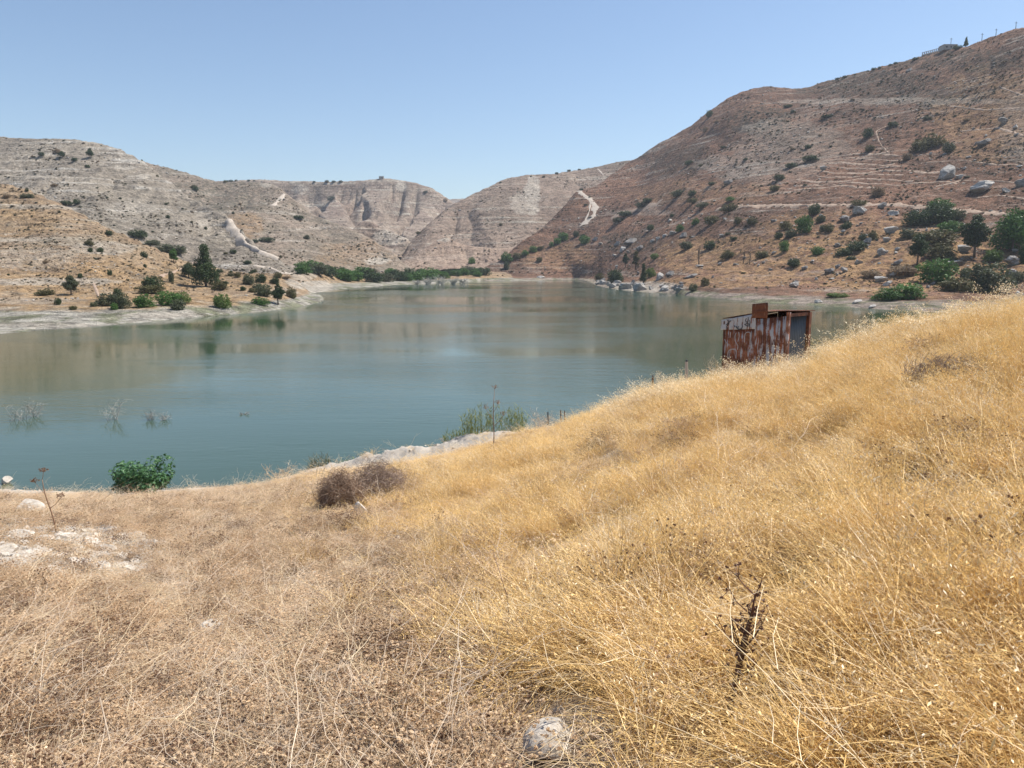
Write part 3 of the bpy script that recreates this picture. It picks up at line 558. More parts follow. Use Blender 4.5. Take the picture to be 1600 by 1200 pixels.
bushes = [  # px, base y, w, h, kind, label
 (240, 451, 34, 21, 'dark', 'large dark green bush left of the tall tree'), (226, 480, 31, 22, 'green', 'bright green dome shaped bush behind the shore'),
 (262, 477, 34, 24, 'green', 'bright green bush right beside the dome shaped one'), (285, 474, 24, 20, 'lime', 'yellow green bush at the end of the bright green clump'),
 (279, 484, 22, 18, 'grey', 'grey green bush in front of the bright green clump'), (347, 481, 27, 24, 'lime', 'light green bush on the golden shelf, below the tall tree'),
 (407, 476, 25, 13, 'green', 'low dark green cushion left of the shore tree'), (412, 462, 25, 20, 'grey', 'rounded grey green bush behind the shore tree'),
 (408, 442, 16, 16, 'dark', 'upright dark shrub at the back of the shelf'), (388, 444, 18, 17, 'grey', 'greyish upright shrub at the back of the shelf'),
 (431, 444, 11, 12, 'dark', 'small dark shrub at the foot of the spur track'), (455, 465, 18, 18, 'olive', 'olive bush right of the shore tree near the point'),
 (192, 482, 24, 27, 'grey', 'tall grey green bush left of the dome shaped bush'), (168, 478, 28, 22, 'grey', 'wide grey green bush at the left end of the bank bushes'),
 (183, 461, 13, 12, 'dark', 'small dark bush above the wide grey green bush'), (179, 484, 12, 12, 'green', 'small green bush at the foot of the grey green ones'),
 (71, 461, 24, 11, 'olive', 'low flat olive bush on the left slope near the shore'), (343, 453, 24, 14, 'olive', 'low yellowish bush under the right side of the tall tree'),
 (91, 476, 11, 12, 'dark', 'small dark bush above the pale shore, far left'), (115, 484, 12, 7, 'olive', 'tiny flat bush close to the pale shore, far left'),
 (147, 479, 13, 8, 'grey', 'low grey bush left of the wide grey green bush'), (216, 371, 30, 13, 'dark', 'long dark thicket at the top of the gully'),
 (238, 383, 26, 9, 'grey', 'second thicket down the gully'), (258, 393, 26, 13, 'grey', 'third thicket down the gully, above the small tree'), (276, 396, 28, 14, 'grey', 'lowest and widest grey thicket in the gully'),
 (268, 441, 9, 20, 'grey', 'thin upright grey shrub between the dark bush and the tall tree'), (236, 458, 40, 14, 'olive', 'brownish olive undergrowth below the large dark bush'),
 (225, 402, 11, 10, 'dark', 'round dark bush alone on the brown slope above the trees'), (156, 394, 11, 8, 'dark', 'dark bush below the pale rock band, brown slope'),
 (141, 394, 8, 8, 'dark', 'smaller dark bush left of another below the pale rock band'), (171, 367, 12, 7, 'dark', 'dark bush on the shoulder of the brown hill'),
 (104, 320, 16, 7, 'dark', 'flat dark bush on the crest line of the brown hill'), (42, 309, 18, 7, 'grey', 'flat grey bush near the top of the brown hill'),
 (172, 430, 8, 9, 'dark', 'small dark bush above the foot path'), (227, 418, 6, 6, 'dark', 'tiny round bush uphill of the foot path'), (125, 434, 8, 8, 'dark', 'small bush just above the lone grey green tree'),
 (65, 243, 9, 6, 'dark', 'small dark bush highest on the grey left hill'), (117, 252, 10, 6, 'dark', 'small bush between the two hilltop trees'), (137, 262, 7, 5, 'dark', 'tiny bush just below the hilltop trees'),
 (305, 297, 9, 6, 'dark', 'dark bush on the far shoulder right of the grey hill'), (97, 433, 0, 0, 'dark', ''),
 (416, 377, 20, 7, 'dark', 'flat dark bush on the spur right of the white track'), (398, 379, 12, 6, 'dark', 'flat dark bush nearest the white track on the spur'), (467, 342, 18, 6, 'dark', 'flat green bush on the upper spur'),
 (620, 0, 0, 0, 'dark', ''),
 (791, 408, 18, 15, 'green', 'round green bush above the far shore'), (792, 421, 10, 14, 'dark', 'narrow dark bush just below a round green one, far shore'), (737, 412, 11, 11, 'green', 'green bush at the right end of the valley thicket'), (746, 432, 16, 8, 'green', 'low green bush by the far water edge'),
 (808, 404, 15, 10, 'olive', 'olive bush in the row climbing from the far shore'), (820, 399, 12, 9, 'green', 'third green bush in the row climbing from the far shore'), (833, 394, 12, 11, 'green', 'fourth green bush in the climbing row'), (845, 390, 10, 6, 'olive', 'topmost olive bush of the climbing row'),
 (879, 376, 16, 14, 'green', 'green bush above the brown bluff'), (870, 381, 12, 10, 'green', 'middle green bush of three above the brown bluff'), (861, 385, 8, 8, 'green', 'lowest green bush of three above the brown bluff'), (900, 370, 10, 10, 'dark', 'small dark bush between the bluff and the pale track end'), (913, 381, 16, 14, 'green', 'round green bush below the end of the pale track'),
 (977, 338, 24, 9, 'dark', 'dark flat bush on the pale clearing'), (966, 347, 20, 8, 'grey', 'grey flat bush below the dark one on the pale clearing'), (1003, 324, 22, 9, 'grey', 'wide grey bush left of its neighbour above the clearing'), (1012, 317, 18, 8, 'dark', 'dark bush above the pale clearing'),
 (1059, 307, 24, 11, 'grey', 'wide grey green bush on the mid slope'), (1083, 317, 17, 8, 'olive', 'olive bush right of the wide grey one, mid slope'), (1098, 324, 22, 8, 'grey', 'low grey bush left of the road start'), (1141, 314, 16, 7, 'green', 'small green bush above the start of the hillside road'), (1140, 330, 24, 13, 'olive', 'olive bush at the start of the hillside road'),
 (1016, 360, 13, 10, 'dark', 'round dark bush above the line of grey rocks'), (1062, 362, 13, 12, 'green', 'green bush at the upper end of the rock line'), (1087, 351, 12, 11, 'green', 'small bright green bush under the wide clearing'), (1112, 350, 22, 14, 'olive', 'olive bush below the road start'), (1153, 350, 13, 12, 'olive', 'olive bush just under the road'),
 (1175, 350, 14, 12, 'olive', 'second olive bush just under the road'), (1072, 389, 20, 13, 'grey', 'grey green bush uphill of the dead tree'), (1109, 389, 18, 14, 'dark', 'dark bush up and right of the dead tree'), (1136, 404, 22, 14, 'olive', 'olive bush right of the dead tree'), (1023, 405, 14, 10, 'lime', 'light green bush above the narrow dark tree'),
 (962, 443, 26, 24, 'dark', 'large dark bush left of the grey shore rocks'), (937, 438, 16, 12, 'olive', 'olive bush at the tip of the rocky point'), (1017, 433, 14, 16, 'lime', 'light green bush touching the narrow dark tree'), (1083, 455, 14, 13, 'grey', 'grey green bush at the left end of the layered bank'), (1101, 447, 15, 14, 'olive', 'olive bush on top of the layered bank'),
 (1190, 403, 22, 12, 'olive', 'olive bush beside the leafless trees'), (1272, 335, 20, 18, 'dark', 'dark round bush touching the road from below'), (1281, 348, 17, 13, 'grey', 'grey green bush below the roadside round bush'), (1256, 363, 24, 28, 'green', 'tall green bush down the slope from the road'),
 (1235, 371, 20, 14, 'grey', 'grey bush at the foot of the tall green bush'), (1228, 359, 22, 14, 'olive', 'olive bush left of the tall green bush'), (1217, 372, 14, 10, 'dark', 'small dark bush at the left of the grey one'), (1295, 362, 16, 14, 'olive', 'right hand bush of a pair below the road'), (1286, 362, 13, 12, 'grey', 'left hand bush of a pair below the road'),
 (1324, 357, 12, 12, 'dark', 'dark bush under the two roadside boulders'), (1347, 376, 12, 12, 'dark', 'dark bush at the upper end of the diagonal hedge'), (1364, 375, 16, 15, 'olive', 'olive bush above the diagonal hedge'), (1277, 398, 18, 14, 'green', 'green bush on the golden slope left of the hedge'),
 (1241, 416, 19, 14, 'dark', 'dark rounded bush above the layered bank'), (1225, 392, 14, 18, 'green', 'narrow green bush left on the golden slope'), (1318, 400, 24, 14, 'dark', 'lower part of the diagonal dark hedge'), (1338, 392, 28, 17, 'dark', 'upper part of the diagonal dark hedge'),
 (1468, 325, 32, 16, 'green', 'green bush growing above the road bend'), (1342, 321, 26, 9, 'olive', 'flat olive bush on the road bank'), (1434, 352, 40, 26, 'dark', 'left part of the long dark thicket under the road'), (1465, 347, 48, 30, 'dark', 'middle part of the long dark thicket under the road'), (1494, 343, 24, 18, 'grey', 'right end of the thicket under the road'),
 (1485, 364, 36, 20, 'green', 'brighter green bush under the long thicket'), (1419, 372, 26, 16, 'grey', 'grey bush at the left foot of the thicket'), (1462, 384, 58, 27, 'olive', 'wide olive thicket in the middle of the grove'), (1470, 405, 46, 26, 'olive', 'brownish thicket above the round dark green bush'),
 (1464, 441, 52, 40, 'green', 'large rounded dark green bush with fine leaves'), (1545, 456, 66, 50, 'grey', 'large rounded grey green bush behind the golden grass'), (1507, 434, 15, 18, 'dark', 'small dark bush between the two large rounded bushes'), (1550, 408, 26, 20, 'lime', 'light feathery bush in the shade of the grove'),
 (1385, 469, 44, 20, 'green', 'low vivid green growth along the shore'), (1415, 466, 52, 26, 'green', 'right part of the low green growth along the shore'), (1308, 464, 34, 7, 'lime', 'low green herbs on the muddy shore'), (1360, 432, 28, 12, 'tan', 'dry tan bush on the golden slope'), (1410, 428, 44, 16, 'tan', 'wide dry brown bush in the tree shadow'), (1495, 455, 54, 22, 'olive', 'half dry bush between the two large rounded bushes'), (1600, 412, 18, 34, 'dark', 'dark bush cut by the right edge'), (1590, 440, 24, 18, 'grey', 'grey bush above the rocks at the right edge'),
 (1355, 215, 17, 15, 'dark', 'round dark bush at the top of the terraces'), (1358, 237, 15, 11, 'olive', 'olive bush below the round dark one, terraces'), (1438, 236, 30, 18, 'olive', 'left part of the wide olive thicket above the terraces'), (1458, 230, 32, 22, 'olive', 'right part of the wide olive thicket above the terraces'), (1481, 238, 21, 16, 'grey', 'grey bush right of the wide olive thicket'),
 (1267, 251, 24, 9, 'dark', 'long flat bush left of the terraces'), (1237, 262, 20, 8, 'dark', 'flat dark bush left below the long one'), (1217, 281, 16, 9, 'dark', 'flat dark bush at the lower left of the terraces'), (1209, 298, 16, 9, 'olive', 'olive bush below the terraces corner'), (1372, 306, 22, 15, 'tan', 'dry tan bush under the lowest terrace'), (1416, 250, 14, 12, 'tan', 'dry tan bush at the right end of the terraces'), (1294, 184, 20, 5, 'dark', 'flat dark bush alone on the upper slope'), (1231, 168, 13, 5, 'dark', 'tiny flat bush under the summit'), (1262, 232, 10, 6, 'dark', 'dark bush far left above the terraces'),
 (1108, 183, 12, 11, 'dark', 'dark bush standing out on the left skyline of the right hill'),
]
nb_ = 0
for b in bushes:
    if b[2] and place_bush(*b): nb_ += 1
# valley thicket: countable bush crowns along the far shore
for i in range(46):
    t_ = i/45; px = 474+t_*285+random.uniform(-5, 5); yb = np.interp(px, [470, 500, 560, 640, 700, 760], [426, 434, 441, 438, 434, 429])+random.uniform(-9, 1)*(1 if px < 660 else .6)
    s = random.uniform(.7, 1.2)*(1 if px < 690 else .7)
    place_bush(px, yb, 27*s, 16*s, random.choice(['dark', 'green', 'green', 'green', 'grey']), 'green bush in the dense thicket along the far valley shore', 'thicket bushes on the valley floor')
# small shrubs of the slopes, by hill
names = {'mesa_hill': 'tiny dark shrub dotted on the far mesa', 'middle_spur': 'small dark shrub dotted on the middle spur', 'left_hill': 'small dark shrub dotted on the grey left hill', 'front_left_hill': 'small dark shrub on the brown slope of the left bank', 'right_hill': 'small shrub dotted on the brown right hillside', 'centre_hill': 'tiny shrub on the centre hill', 'low_knoll': 'tiny shrub on the bare pinkish knoll', 'valley_floor': 'small bush by the far shore'}
k = 0
while k < 115:
    z_ = random.random()
    if z_ < .24: px, py = random.uniform(340, 460), random.uniform(424, 464)
    elif z_ < .42: px, py = random.uniform(0, 300), random.uniform(230, 430)
    elif z_ < .55: px, py = random.uniform(300, 700), random.uniform(290, 425)
    else: px, py = random.uniform(740, 1600), random.uniform(140, 430)
    l, nn, ob = cast(px, py)
    if ob not in names or l.z < 4 or nn.z < .5: continue
    ww = 4+11*random.random()**1.8*(1 if ob in ('front_left_hill', 'right_hill') else .7); hh = ww*random.uniform(.3, .85)
    place_bush(px, py, ww, hh, random.choice(['dark', 'dark', 'olive', 'grey', 'tan']), names[ob], 'shrubs on the '+ob.replace('_', ' '), 'shrub', 'shrub'); k += 1
# skyline shrubs
for px, py in [q for q in [(348, 285), (353, 284), (361, 284), (372, 283), (380, 283), (388, 283), (396, 283), (490, 285), (513, 285), (522, 285), (530, 285), (585, 281)]+[(x, np.interp(x, [1280, 1350, 1400, 1450], [132, 112, 99, 87])+1.5) for x in range(1284, 1450, 9)]+[(780, 286), (790, 281), (833, 276), (850, 273), (868, 271), (890, 268), (905, 266)] if random.random() < .75]:
    px += random.uniform(-4, 4); sz_ = random.uniform(.5, 1.2)
    l, nn, ob = None, None, None
    for dy in (0, 1, 2, 3, 4, 5, 7):
        l, nn, ob = cast(px, py+dy)
        if l is not None and ob in names: break
    if ob in names: place_bush(px, py+dy, 7*sz_, 3.6*sz_, random.choice(['dark', 'olive', 'grey']), 'tiny dark shrub standing on the skyline of the '+ob.replace('_', ' '), 'skyline shrubs of the '+ob.replace('_', ' '), 'shrub', 'shrub')

# ------------------------------------------------------------------ rocks
def rock_mat(name, c1, c2, dk=.6, bd=.25):
    m, t, p = new_mat(name); n = N(t); po = n.pos()
    col = n.mix(n.step(n.noise(n.scale(n.objc(), (1, 1, 2.2)), 3.0, 8, .75), .38, .62), c1, c2); col = n.mix(n.math('MULTIPLY', n.step(n.noise(n.objc(), 9, 6, .75), .58, .68), dk), col, tuple(x*.4 for x in c1))
    n.lk(col, p.inputs['Base Color']); p.inputs['Roughness'].default_value = .9; n.bump(n.noise(n.objc(), 5, 7, .75), 1.0 if bd > .1 else .6, bd, p); return m
m_rock = rock_mat('grey_limestone', (.20, .185, .165), (.46, .43, .39)); m_white = rock_mat('pale_limestone', (.38, .335, .28), (.62, .56, .48), .2, .012); m_lwhite = rock_mat('light_limestone', (.30, .275, .245), (.56, .52, .47)); m_drock = rock_mat('dark_limestone', (.13, .12, .11), (.34, .31, .28))
def rock_mesh(seed, mat, sub=4, rough=.30, cuts=16):
    bm = bmesh.new(); bmesh.ops.create_icosphere(bm, subdivisions=sub, radius=.5); rg = np.random.default_rng(seed)
    V = np.array([v.co[:] for v in bm.verts])
    for i in range(cuts):
        d = rg.normal(size=3); d /= np.linalg.norm(d); k = .17+.20*rg.random(); e = V@d-k; V = V-np.clip(e, 0, None)[:, None]*d
    f = fbm(V[:, 0]*3+seed, V[:, 1]*3, V[:, 2]*3, o=5, s=seed, g=.6); V *= (1+rough*f)[:, None]; V *= .5/np.abs(V).max(0); V[:, 2] += .28
    for v, c_ in zip(bm.verts, V): v.co = c_
    me = bpy.data.meshes.new('rock'); bm.to_mesh(me); bm.free(); me.materials.append(mat); return me
RK = {'g': [rock_mesh(i, m_rock) for i in range(6)], 'd': [rock_mesh(10+i, m_drock) for i in range(5)], 'w': [rock_mesh(20+i, m_lwhite) for i in range(4)]}
def place_rock(px, yb, w, h, kind, label, group=None, name='boulder', cat='boulder'):
    l, nn, ob = cast(px, yb)
    if l is None or ob in ('lake', 'terrain'): return
    s = l.y/F; o = link(name, random.choice(RK[kind]), None, (l.x, l.y, l.z-.12*h*s)); o.scale = (w*s*1.05, w*s*.8, h*s*1.2); o.rotation_euler = (random.uniform(-.15, .15), random.uniform(-.35, .1), random.uniform(-.5, .5))
    return tag(o, label, cat, group)
rocks = [
 (1340, 333, 24, 13, 'g', 'flat topped grey boulder just below the road'), (1321, 345, 20, 13, 'd', 'dark boulder left of the flat topped one below the road'), (1379, 325, 13, 10, 'd', 'dark angular rock at the road edge'), (1397, 335, 17, 9, 'g', 'grey rock below the road bend'), (1428, 335, 14, 8, 'd', 'dark rock at the left end of the long thicket'),
 (1391, 365, 21, 13, 'g', 'pale grey jagged boulder left of the grove'), (1309, 385, 12, 9, 'd', 'dark boulder above the diagonal hedge'), (1377, 397, 16, 14, 'g', 'grey boulder with a dark base, middle of the golden slope'), (1385, 378, 12, 9, 'g', 'grey rock uphill of the dark based boulder'), (1355, 379, 14, 9, 'd', 'rock at the right end of the diagonal hedge'),
 (1295, 426, 15, 9, 'd', 'dark split rock on the lower golden slope'), (1320, 425, 13, 10, 'd', 'dark blocky rock right of the split one'), (1309, 419, 8, 8, 'd', 'small dark rock between the split and blocky rocks'), (1257, 421, 10, 7, 'd', 'small dark rock right of the dark rounded bush'), (1242, 449, 17, 14, 'w', 'white topped boulder on top of the layered bank'), (1340, 412, 14, 10, 'g', 'grey rock in the golden grass below the hedge'),
 (1375, 441, 20, 12, 'g', 'leaning grey slab above the green shore growth'), (1395, 431, 12, 7, 'w', 'white capped rock above the leaning slab'), (1386, 446, 16, 8, 'w', 'pale flat rock beside the leaning slab'), (1404, 413, 14, 9, 'd', 'dark rock at the foot of the black leaved tree'), (1584, 414, 26, 22, 'd', 'big dark pyramid shaped boulder near the right edge'), (1580, 428, 16, 10, 'g', 'rounded grey rock below the pyramid boulder'), (1505, 394, 20, 14, 'g', 'grey boulder at the foot of the tall dark tree'), (1490, 412, 22, 6, 'g', 'flat grey ledge below the grove'),
 (1486, 276, 38, 24, 'g', 'huge slanting grey boulder right of the terraces'), (1531, 299, 38, 18, 'w', 'huge pale slab boulder above the road'), (1537, 226, 20, 10, 'd', 'dark boulder on the upper right slope'), (1587, 201, 9, 8, 'w', 'small white boulder high near the right edge'), (1286, 266, 11, 8, 'g', 'grey rock on the upper terraces'), (1597, 292, 20, 18, 'd', 'dark boulder cut by the right edge above the road'), (1572, 300, 13, 8, 'g', 'grey boulder right of the pale slab'), (1569, 192, 16, 12, 'd', 'rough dark outcrop high on the right'), (1137, 288, 14, 9, 'd', 'dark rock left below the stony slope'), (1500, 278, 14, 8, 'g', 'grey rock at the tail of the slanting boulder'), (1420, 112, 10, 6, 'd', 'dark crag below the skyline'),
 (985, 381, 22, 11, 'd', 'broad dark crag above the shore trees'), (965, 384, 12, 9, 'd', 'dark rock left of the broad crag'), (975, 391, 18, 9, 'g', 'grey rock under the broad crag'), (1000, 391, 12, 9, 'd', 'dark rock right under the broad crag'), (1028, 375, 12, 8, 'g', 'lowest grey block of the diagonal rock line'), (1038, 371, 12, 8, 'g', 'middle grey block of the diagonal rock line'), (1050, 366, 13, 8, 'g', 'highest grey block of the diagonal rock line'), (1068, 371, 14, 9, 'd', 'dark rock right of the diagonal rock line'), (930, 376, 10, 7, 'd', 'dark rock below the pale track end'), (939, 382, 9, 7, 'd', 'second dark rock below the pale track end'),
 (975, 452, 24, 16, 'g', 'slanting grey outcrop plunging into the water'), (997, 454, 26, 18, 'g', 'tallest slanting grey outcrop at the water'), (957, 450, 14, 9, 'g', 'pale rock at the left of the shore outcrop'), (1033, 436, 20, 14, 'g', 'grey outcrop up from the shore, right of the narrow dark tree'), (1046, 431, 14, 10, 'd', 'dark leaning slab beside the grey outcrop'), (1060, 455, 20, 10, 'g', 'grey rocks right of the shore outcrop'), (1040, 453, 22, 10, 'g', 'low grey rock between the shore outcrops'), (1080, 434, 20, 6, 'd', 'flat dark ledge below the dead tree'), (1095, 417, 16, 5, 'd', 'dark ledge at the foot of the dead tree'),
 (1232, 477, 8, 5, 'w', 'small white stone at the water edge of the bank'), (1279, 473, 14, 7, 'w', 'pale flat shore rocks left of the green growth'), (1338, 474, 18, 7, 'w', 'pale shore rock below the green growth'), (1362, 481, 14, 6, 'w', 'pale shore rock right of its twin, below the green growth'), (845, 434, 14, 4, 'w', 'white rock at the far shoreline'),
 (1592, 472, 40, 26, 'g', 'grey weathered rocks rising behind the grass at the right edge'),
]
for r_ in rocks: place_rock(*r_)
for i in range(26):
    px = random.uniform(935, 1075); place_rock(px, np.interp(px, [935, 1000, 1075], [444, 451, 455])+random.uniform(-5, 1.5), random.uniform(7, 16), random.uniform(4, 10), random.choice('gdg'), 'jagged grey rock in the outcrop along the right shore', 'outcrop rocks on the right shore', 'rock', 'rock')
for i in range(70):
    z_ = random.random()
    if z_ < .6: px, py = random.uniform(1200, 1600), random.uniform(330, 450)
    elif z_ < .8: px, py = random.uniform(920, 1200), random.uniform(340, 445)
    else: px, py = random.uniform(1420, 1600), random.uniform(180, 310)
    place_rock(px, py, random.uniform(5, 10), random.uniform(3.5, 6), random.choice('gdw'), 'small loose rock lying on the right hillside', 'loose rocks on the right hillside', 'rock', 'rock')

# ------------------------------------------------------------------ instanced ground cover helper
def instancer(name, label, cat, sources, pos, rot, scl, idx):
    col = bpy.data.collections.new(name+'_sources')
    for i, me in enumerate(sources):
        ob = bpy.data.objects.new('%s_src_%02d' % (name, i), me); col.objects.link(ob)
    me = bpy.data.meshes.new(name); pos = np.asarray(pos, np.float32); me.vertices.add(len(pos)); me.vertices.foreach_set('co', pos.ravel())
    me.attributes.new('rot', 'FLOAT_VECTOR', 'POINT').data.foreach_set('vector', np.asarray(rot, np.float32).ravel())
    me.attributes.new('scl', 'FLOAT_VECTOR', 'POINT').data.foreach_set('vector', np.asarray(scl, np.float32).ravel())
    me.attributes.new('idx', 'INT', 'POINT').data.foreach_set('value', np.asarray(idx, np.int32))
    o = link(name, me); o['kind'] = 'stuff'; o['label'] = label; o['category'] = cat
    ng = bpy.data.node_groups.new(name, 'GeometryNodeTree')
    ng.interface.new_socket('Geometry', in_out='INPUT', socket_type='NodeSocketGeometry'); ng.interface.new_socket('Geometry', in_out='OUTPUT', socket_type='NodeSocketGeometry')
    A = ng.nodes.new; gi = A('NodeGroupInput'); go = A('NodeGroupOutput'); ip = A('GeometryNodeInstanceOnPoints'); ci = A('GeometryNodeCollectionInfo')
    ci.inputs['Collection'].default_value = col; ci.inputs['Separate Children'].default_value = True; ci.inputs['Reset Children'].default_value = True
    def na(nm, ty):
        q = A('GeometryNodeInputNamedAttribute'); q.data_type = ty; q.inputs['Name'].default_value = nm
        return [s for s in q.outputs if s.enabled and s.name == 'Attribute'][0]
    e2r = A('FunctionNodeEulerToRotation'); K = ng.links.new
    K(gi.outputs[0], ip.inputs['Points']); K(ci.outputs[0], ip.inputs['Instance']); ip.inputs['Pick Instance'].default_value = True
    K(na('idx', 'INT'), ip.inputs['Instance Index']); K(na('rot', 'FLOAT_VECTOR'), e2r.inputs[0]); K(e2r.outputs[0], ip.inputs['Rotation']); K(na('scl', 'FLOAT_VECTOR'), ip.inputs['Scale'])
    K(ip.outputs[0], go.inputs[0])
    md = o.modifiers.new('scatter', 'NODES'); md.node_group = ng
    return o

# hillside scrub and stones (uncountable)
def scatter_hill(n_, pred=lambda px, py, ob, l: 1.0):
    out = []
    for i in range(n_):
        px, py = random.uniform(-60, 1680), 45+random.random()**.9*440
        l, nn, ob = cast(px, py)
        if l is None or ob in ('lake', 'terrain', 'ground', 'distant_hill') or l.z < 3.2: continue
        if random.random() < pred(px, py, ob, l): out.append((l.x, l.y, l.z, px, py))
    return np.array(out)
pts = scatter_hill(46000, lambda px, py, ob, l: .12+.88*float(fbm(np.array([l.x/26]), np.array([l.y/26]), o=3, s=77)[0] > .02))
tuf = [bush_mesh('clump', m_, 300+i, 90, .13) for i, m_ in enumerate([L_tan, L_olive, L_tan, L_grey, L_tan, L_grey])]
s_ = (.18+.72*rng.random(len(pts))**2.8)*np.clip(pts[:, 1]/420, .5, 1.6)
instancer('scrub', 'low dry scrub clumps covering the hillsides', 'scrub', tuf, pts[:, :3], np.stack([0*s_, 0*s_, rng.random(len(s_))*6.28], 1), np.stack([s_*(1.2+1.4*rng.random(len(s_))), s_*1.6, s_*(.5+.5*rng.random(len(s_)))], 1), rng.integers(0, 6, len(s_)))
pts = scatter_hill(16000, lambda px, py, ob, l: float(sstep(-.1, .5, vnoise(np.array([l.x/30]), np.array([l.y/30]), s=79)[0])))
s_ = (.25+1.3*rng.random(len(pts))**3)*np.clip(pts[:, 1]/420, .6, 1.8)
srcs = [rock_mesh(60+i, m_, 1, .2, 6) for i, m_ in enumerate([m_rock, m_rock, m_drock, m_white])]
instancer('stones', 'loose stones and rubble strewn over the hillsides', 'stones', srcs, pts[:, :3]-np.array([0, 0, .1]), np.stack([0*s_, 0*s_, rng.random(len(s_))*6.28], 1), np.stack([s_*1.3, s_, s_*.6], 1), rng.choice([0, 1, 2, 3], len(s_), p=[.35, .25, .25, .15]))

# ------------------------------------------------------------------ dry grass tufts
def straw_mat(name, c1, c2, trans=.3):
    m, t, p = new_mat(name); n = N(t); a = n.attr('bv').outputs['Fac']; po = n.pos()
    f = n.math('ADD', n.math('MULTIPLY', a, .75), n.math('MULTIPLY', n.math('SUBTRACT', n.noise(po, .8, 5, .72), .30), .85), clamp=True)
    f = n.math('ADD', f, n.math('MULTIPLY', n.math('SUBTRACT', n.rnd(), .5), .35), clamp=True)
    col = n.mix(f, c1, c2); d = n.node('ShaderNodeBsdfDiffuse'); n.lk(col, d.inputs[0]); tr = n.node('ShaderNodeBsdfTranslucent'); n.lk(col, tr.inputs[0])
    gl = n.node('ShaderNodeBsdfGlossy'); gl.inputs[0].default_value = (1, .95, .85, 1); gl.inputs['Roughness'].default_value = .45
    mx = n.node('ShaderNodeMixShader'); mx.inputs[0].default_value = trans; n.lk(d.outputs[0], mx.inputs[1]); n.lk(tr.outputs[0], mx.inputs[2])
    m2 = n.node('ShaderNodeMixShader'); m2.inputs[0].default_value = .045; n.lk(mx.outputs[0], m2.inputs[1]); n.lk(gl.outputs[0], m2.inputs[2])
    n.lk(m2.outputs[0], t.nodes['Material Output'].inputs[0]); return m
S_gold = straw_mat('golden_straw', (.34, .18, .048), (.97, .69, .285)); S_pale = straw_mat('pale_straw', (.48, .33, .17), (.95, .80, .54))
S_weed = straw_mat('brown_weed', (.32, .20, .11), (.92, .69, .44)); S_grey = straw_mat('bleached_stem', (.38, .28, .19), (.86, .71, .54)); S_red = straw_mat('russet_weed', (.11, .055, .032), (.33, .19, .11))
def blade(mb, p0, az, lean, L, wd, curl, rg, seg=4, a=.5, droop=0):
    t = np.linspace(0, 1, seg+1); ang = lean+curl*t**1.5
    dr = np.cumsum(np.concatenate([[0], np.sin(ang[1:])]))*L/seg; dz = np.cumsum(np.concatenate([[0], np.cos(ang[1:])]))*L/seg
    c = np.stack([p0[0]+dr*math.cos(az), p0[1]+dr*math.sin(az), p0[2]+dz], 1)
    c[1:-1, :2] += rg.normal(size=(seg-1, 2))*L*.02
    sa = az+math.pi/2+rg.normal()*.6; s = np.array((math.cos(sa), math.sin(sa), .0))*wd/2; ww = (1-t**2*.85)[:, None]
    V = np.concatenate([c-s*ww, c+s*ww]); k = seg+1; i = np.arange(seg); Q = np.stack([i, i+1, i+1+k, i+k], 1); mb.put(V, Q, a=a)
    return c
def spikelet(mb, c, L, wd, az, rg, a, down=1.0):
    d = np.array((math.cos(az)*.6, math.sin(az)*.6, -down)); d /= np.linalg.norm(d); s = np.cross(d, rg.normal(size=3)); s /= np.linalg.norm(s); s *= wd/2
    mb.put([c, c+d*L*.4+s, c+d*L, c+d*L*.4-s], [(0, 1, 2, 3)], a=a)
def tuft_oat(seed, mat, H=.75, nbl=40, R_=.11, heads=True, wd=.0034, big=False):
    rg = np.random.default_rng(seed); mb = MB()
    for i in range(nbl):
        r = R_*rg.random()**.6; a = rg.random()*6.28; az = a+rg.normal()*1.0; h = H*(.45+.6*rg.random()); st_ = rg.random() < .4
        c = blade(mb, (r*math.cos(a), r*math.sin(a), -.02), az, abs(rg.normal())*.16, h, wd*(.6 if st_ else 1.2), .25+rg.random()*(.5 if st_ else 1.3), rg, 4, np.clip(rg.random()*.9+.05, 0, 1))
        if heads and st_:
            for j in range(14 if big else 6):
                f = 1-(.9 if big else .3)*rg.random(); q = c[-1]*(f)+c[-2]*(1-f)+rg.normal(size=3)*np.array((.02, .02, .015))*(1.7 if big else 1); spikelet(mb, q, (.036 if big else .022)+.014*rg.random(), .011 if big else .006, rg.random()*6.28, rg, .75+.25*rg.random())
    for i in range(14):                                       # thatch
        a = rg.random()*6.28; r = R_*rg.random()*1.3; blade(mb, (r*math.cos(a), r*math.sin(a), .01+.05*rg.random()), rg.random()*6.28, 1.0+.5*rg.random(), H*.35, wd, .5*rg.normal(), rg, 3, rg.random()*.7)
    return mb.mesh('tuft', mat)
def tuft_short(seed, mat, H=.22, nbl=60, R_=.16, wd=.003):
    rg = np.random.default_rng(seed); mb = MB()
    for i in range(nbl):
        r = R_*rg.random()**.5; a = rg.random()*6.28
        blade(mb, (r*math.cos(a), r*math.sin(a), -.01), rg.random()*6.28, .15+rg.random()*1.0, H*(.4+.8*rg.random()), wd*(.6+.7*rg.random()), rg.normal()*.9, rg, 3, rg.random())
    return mb.mesh('tuft', mat)
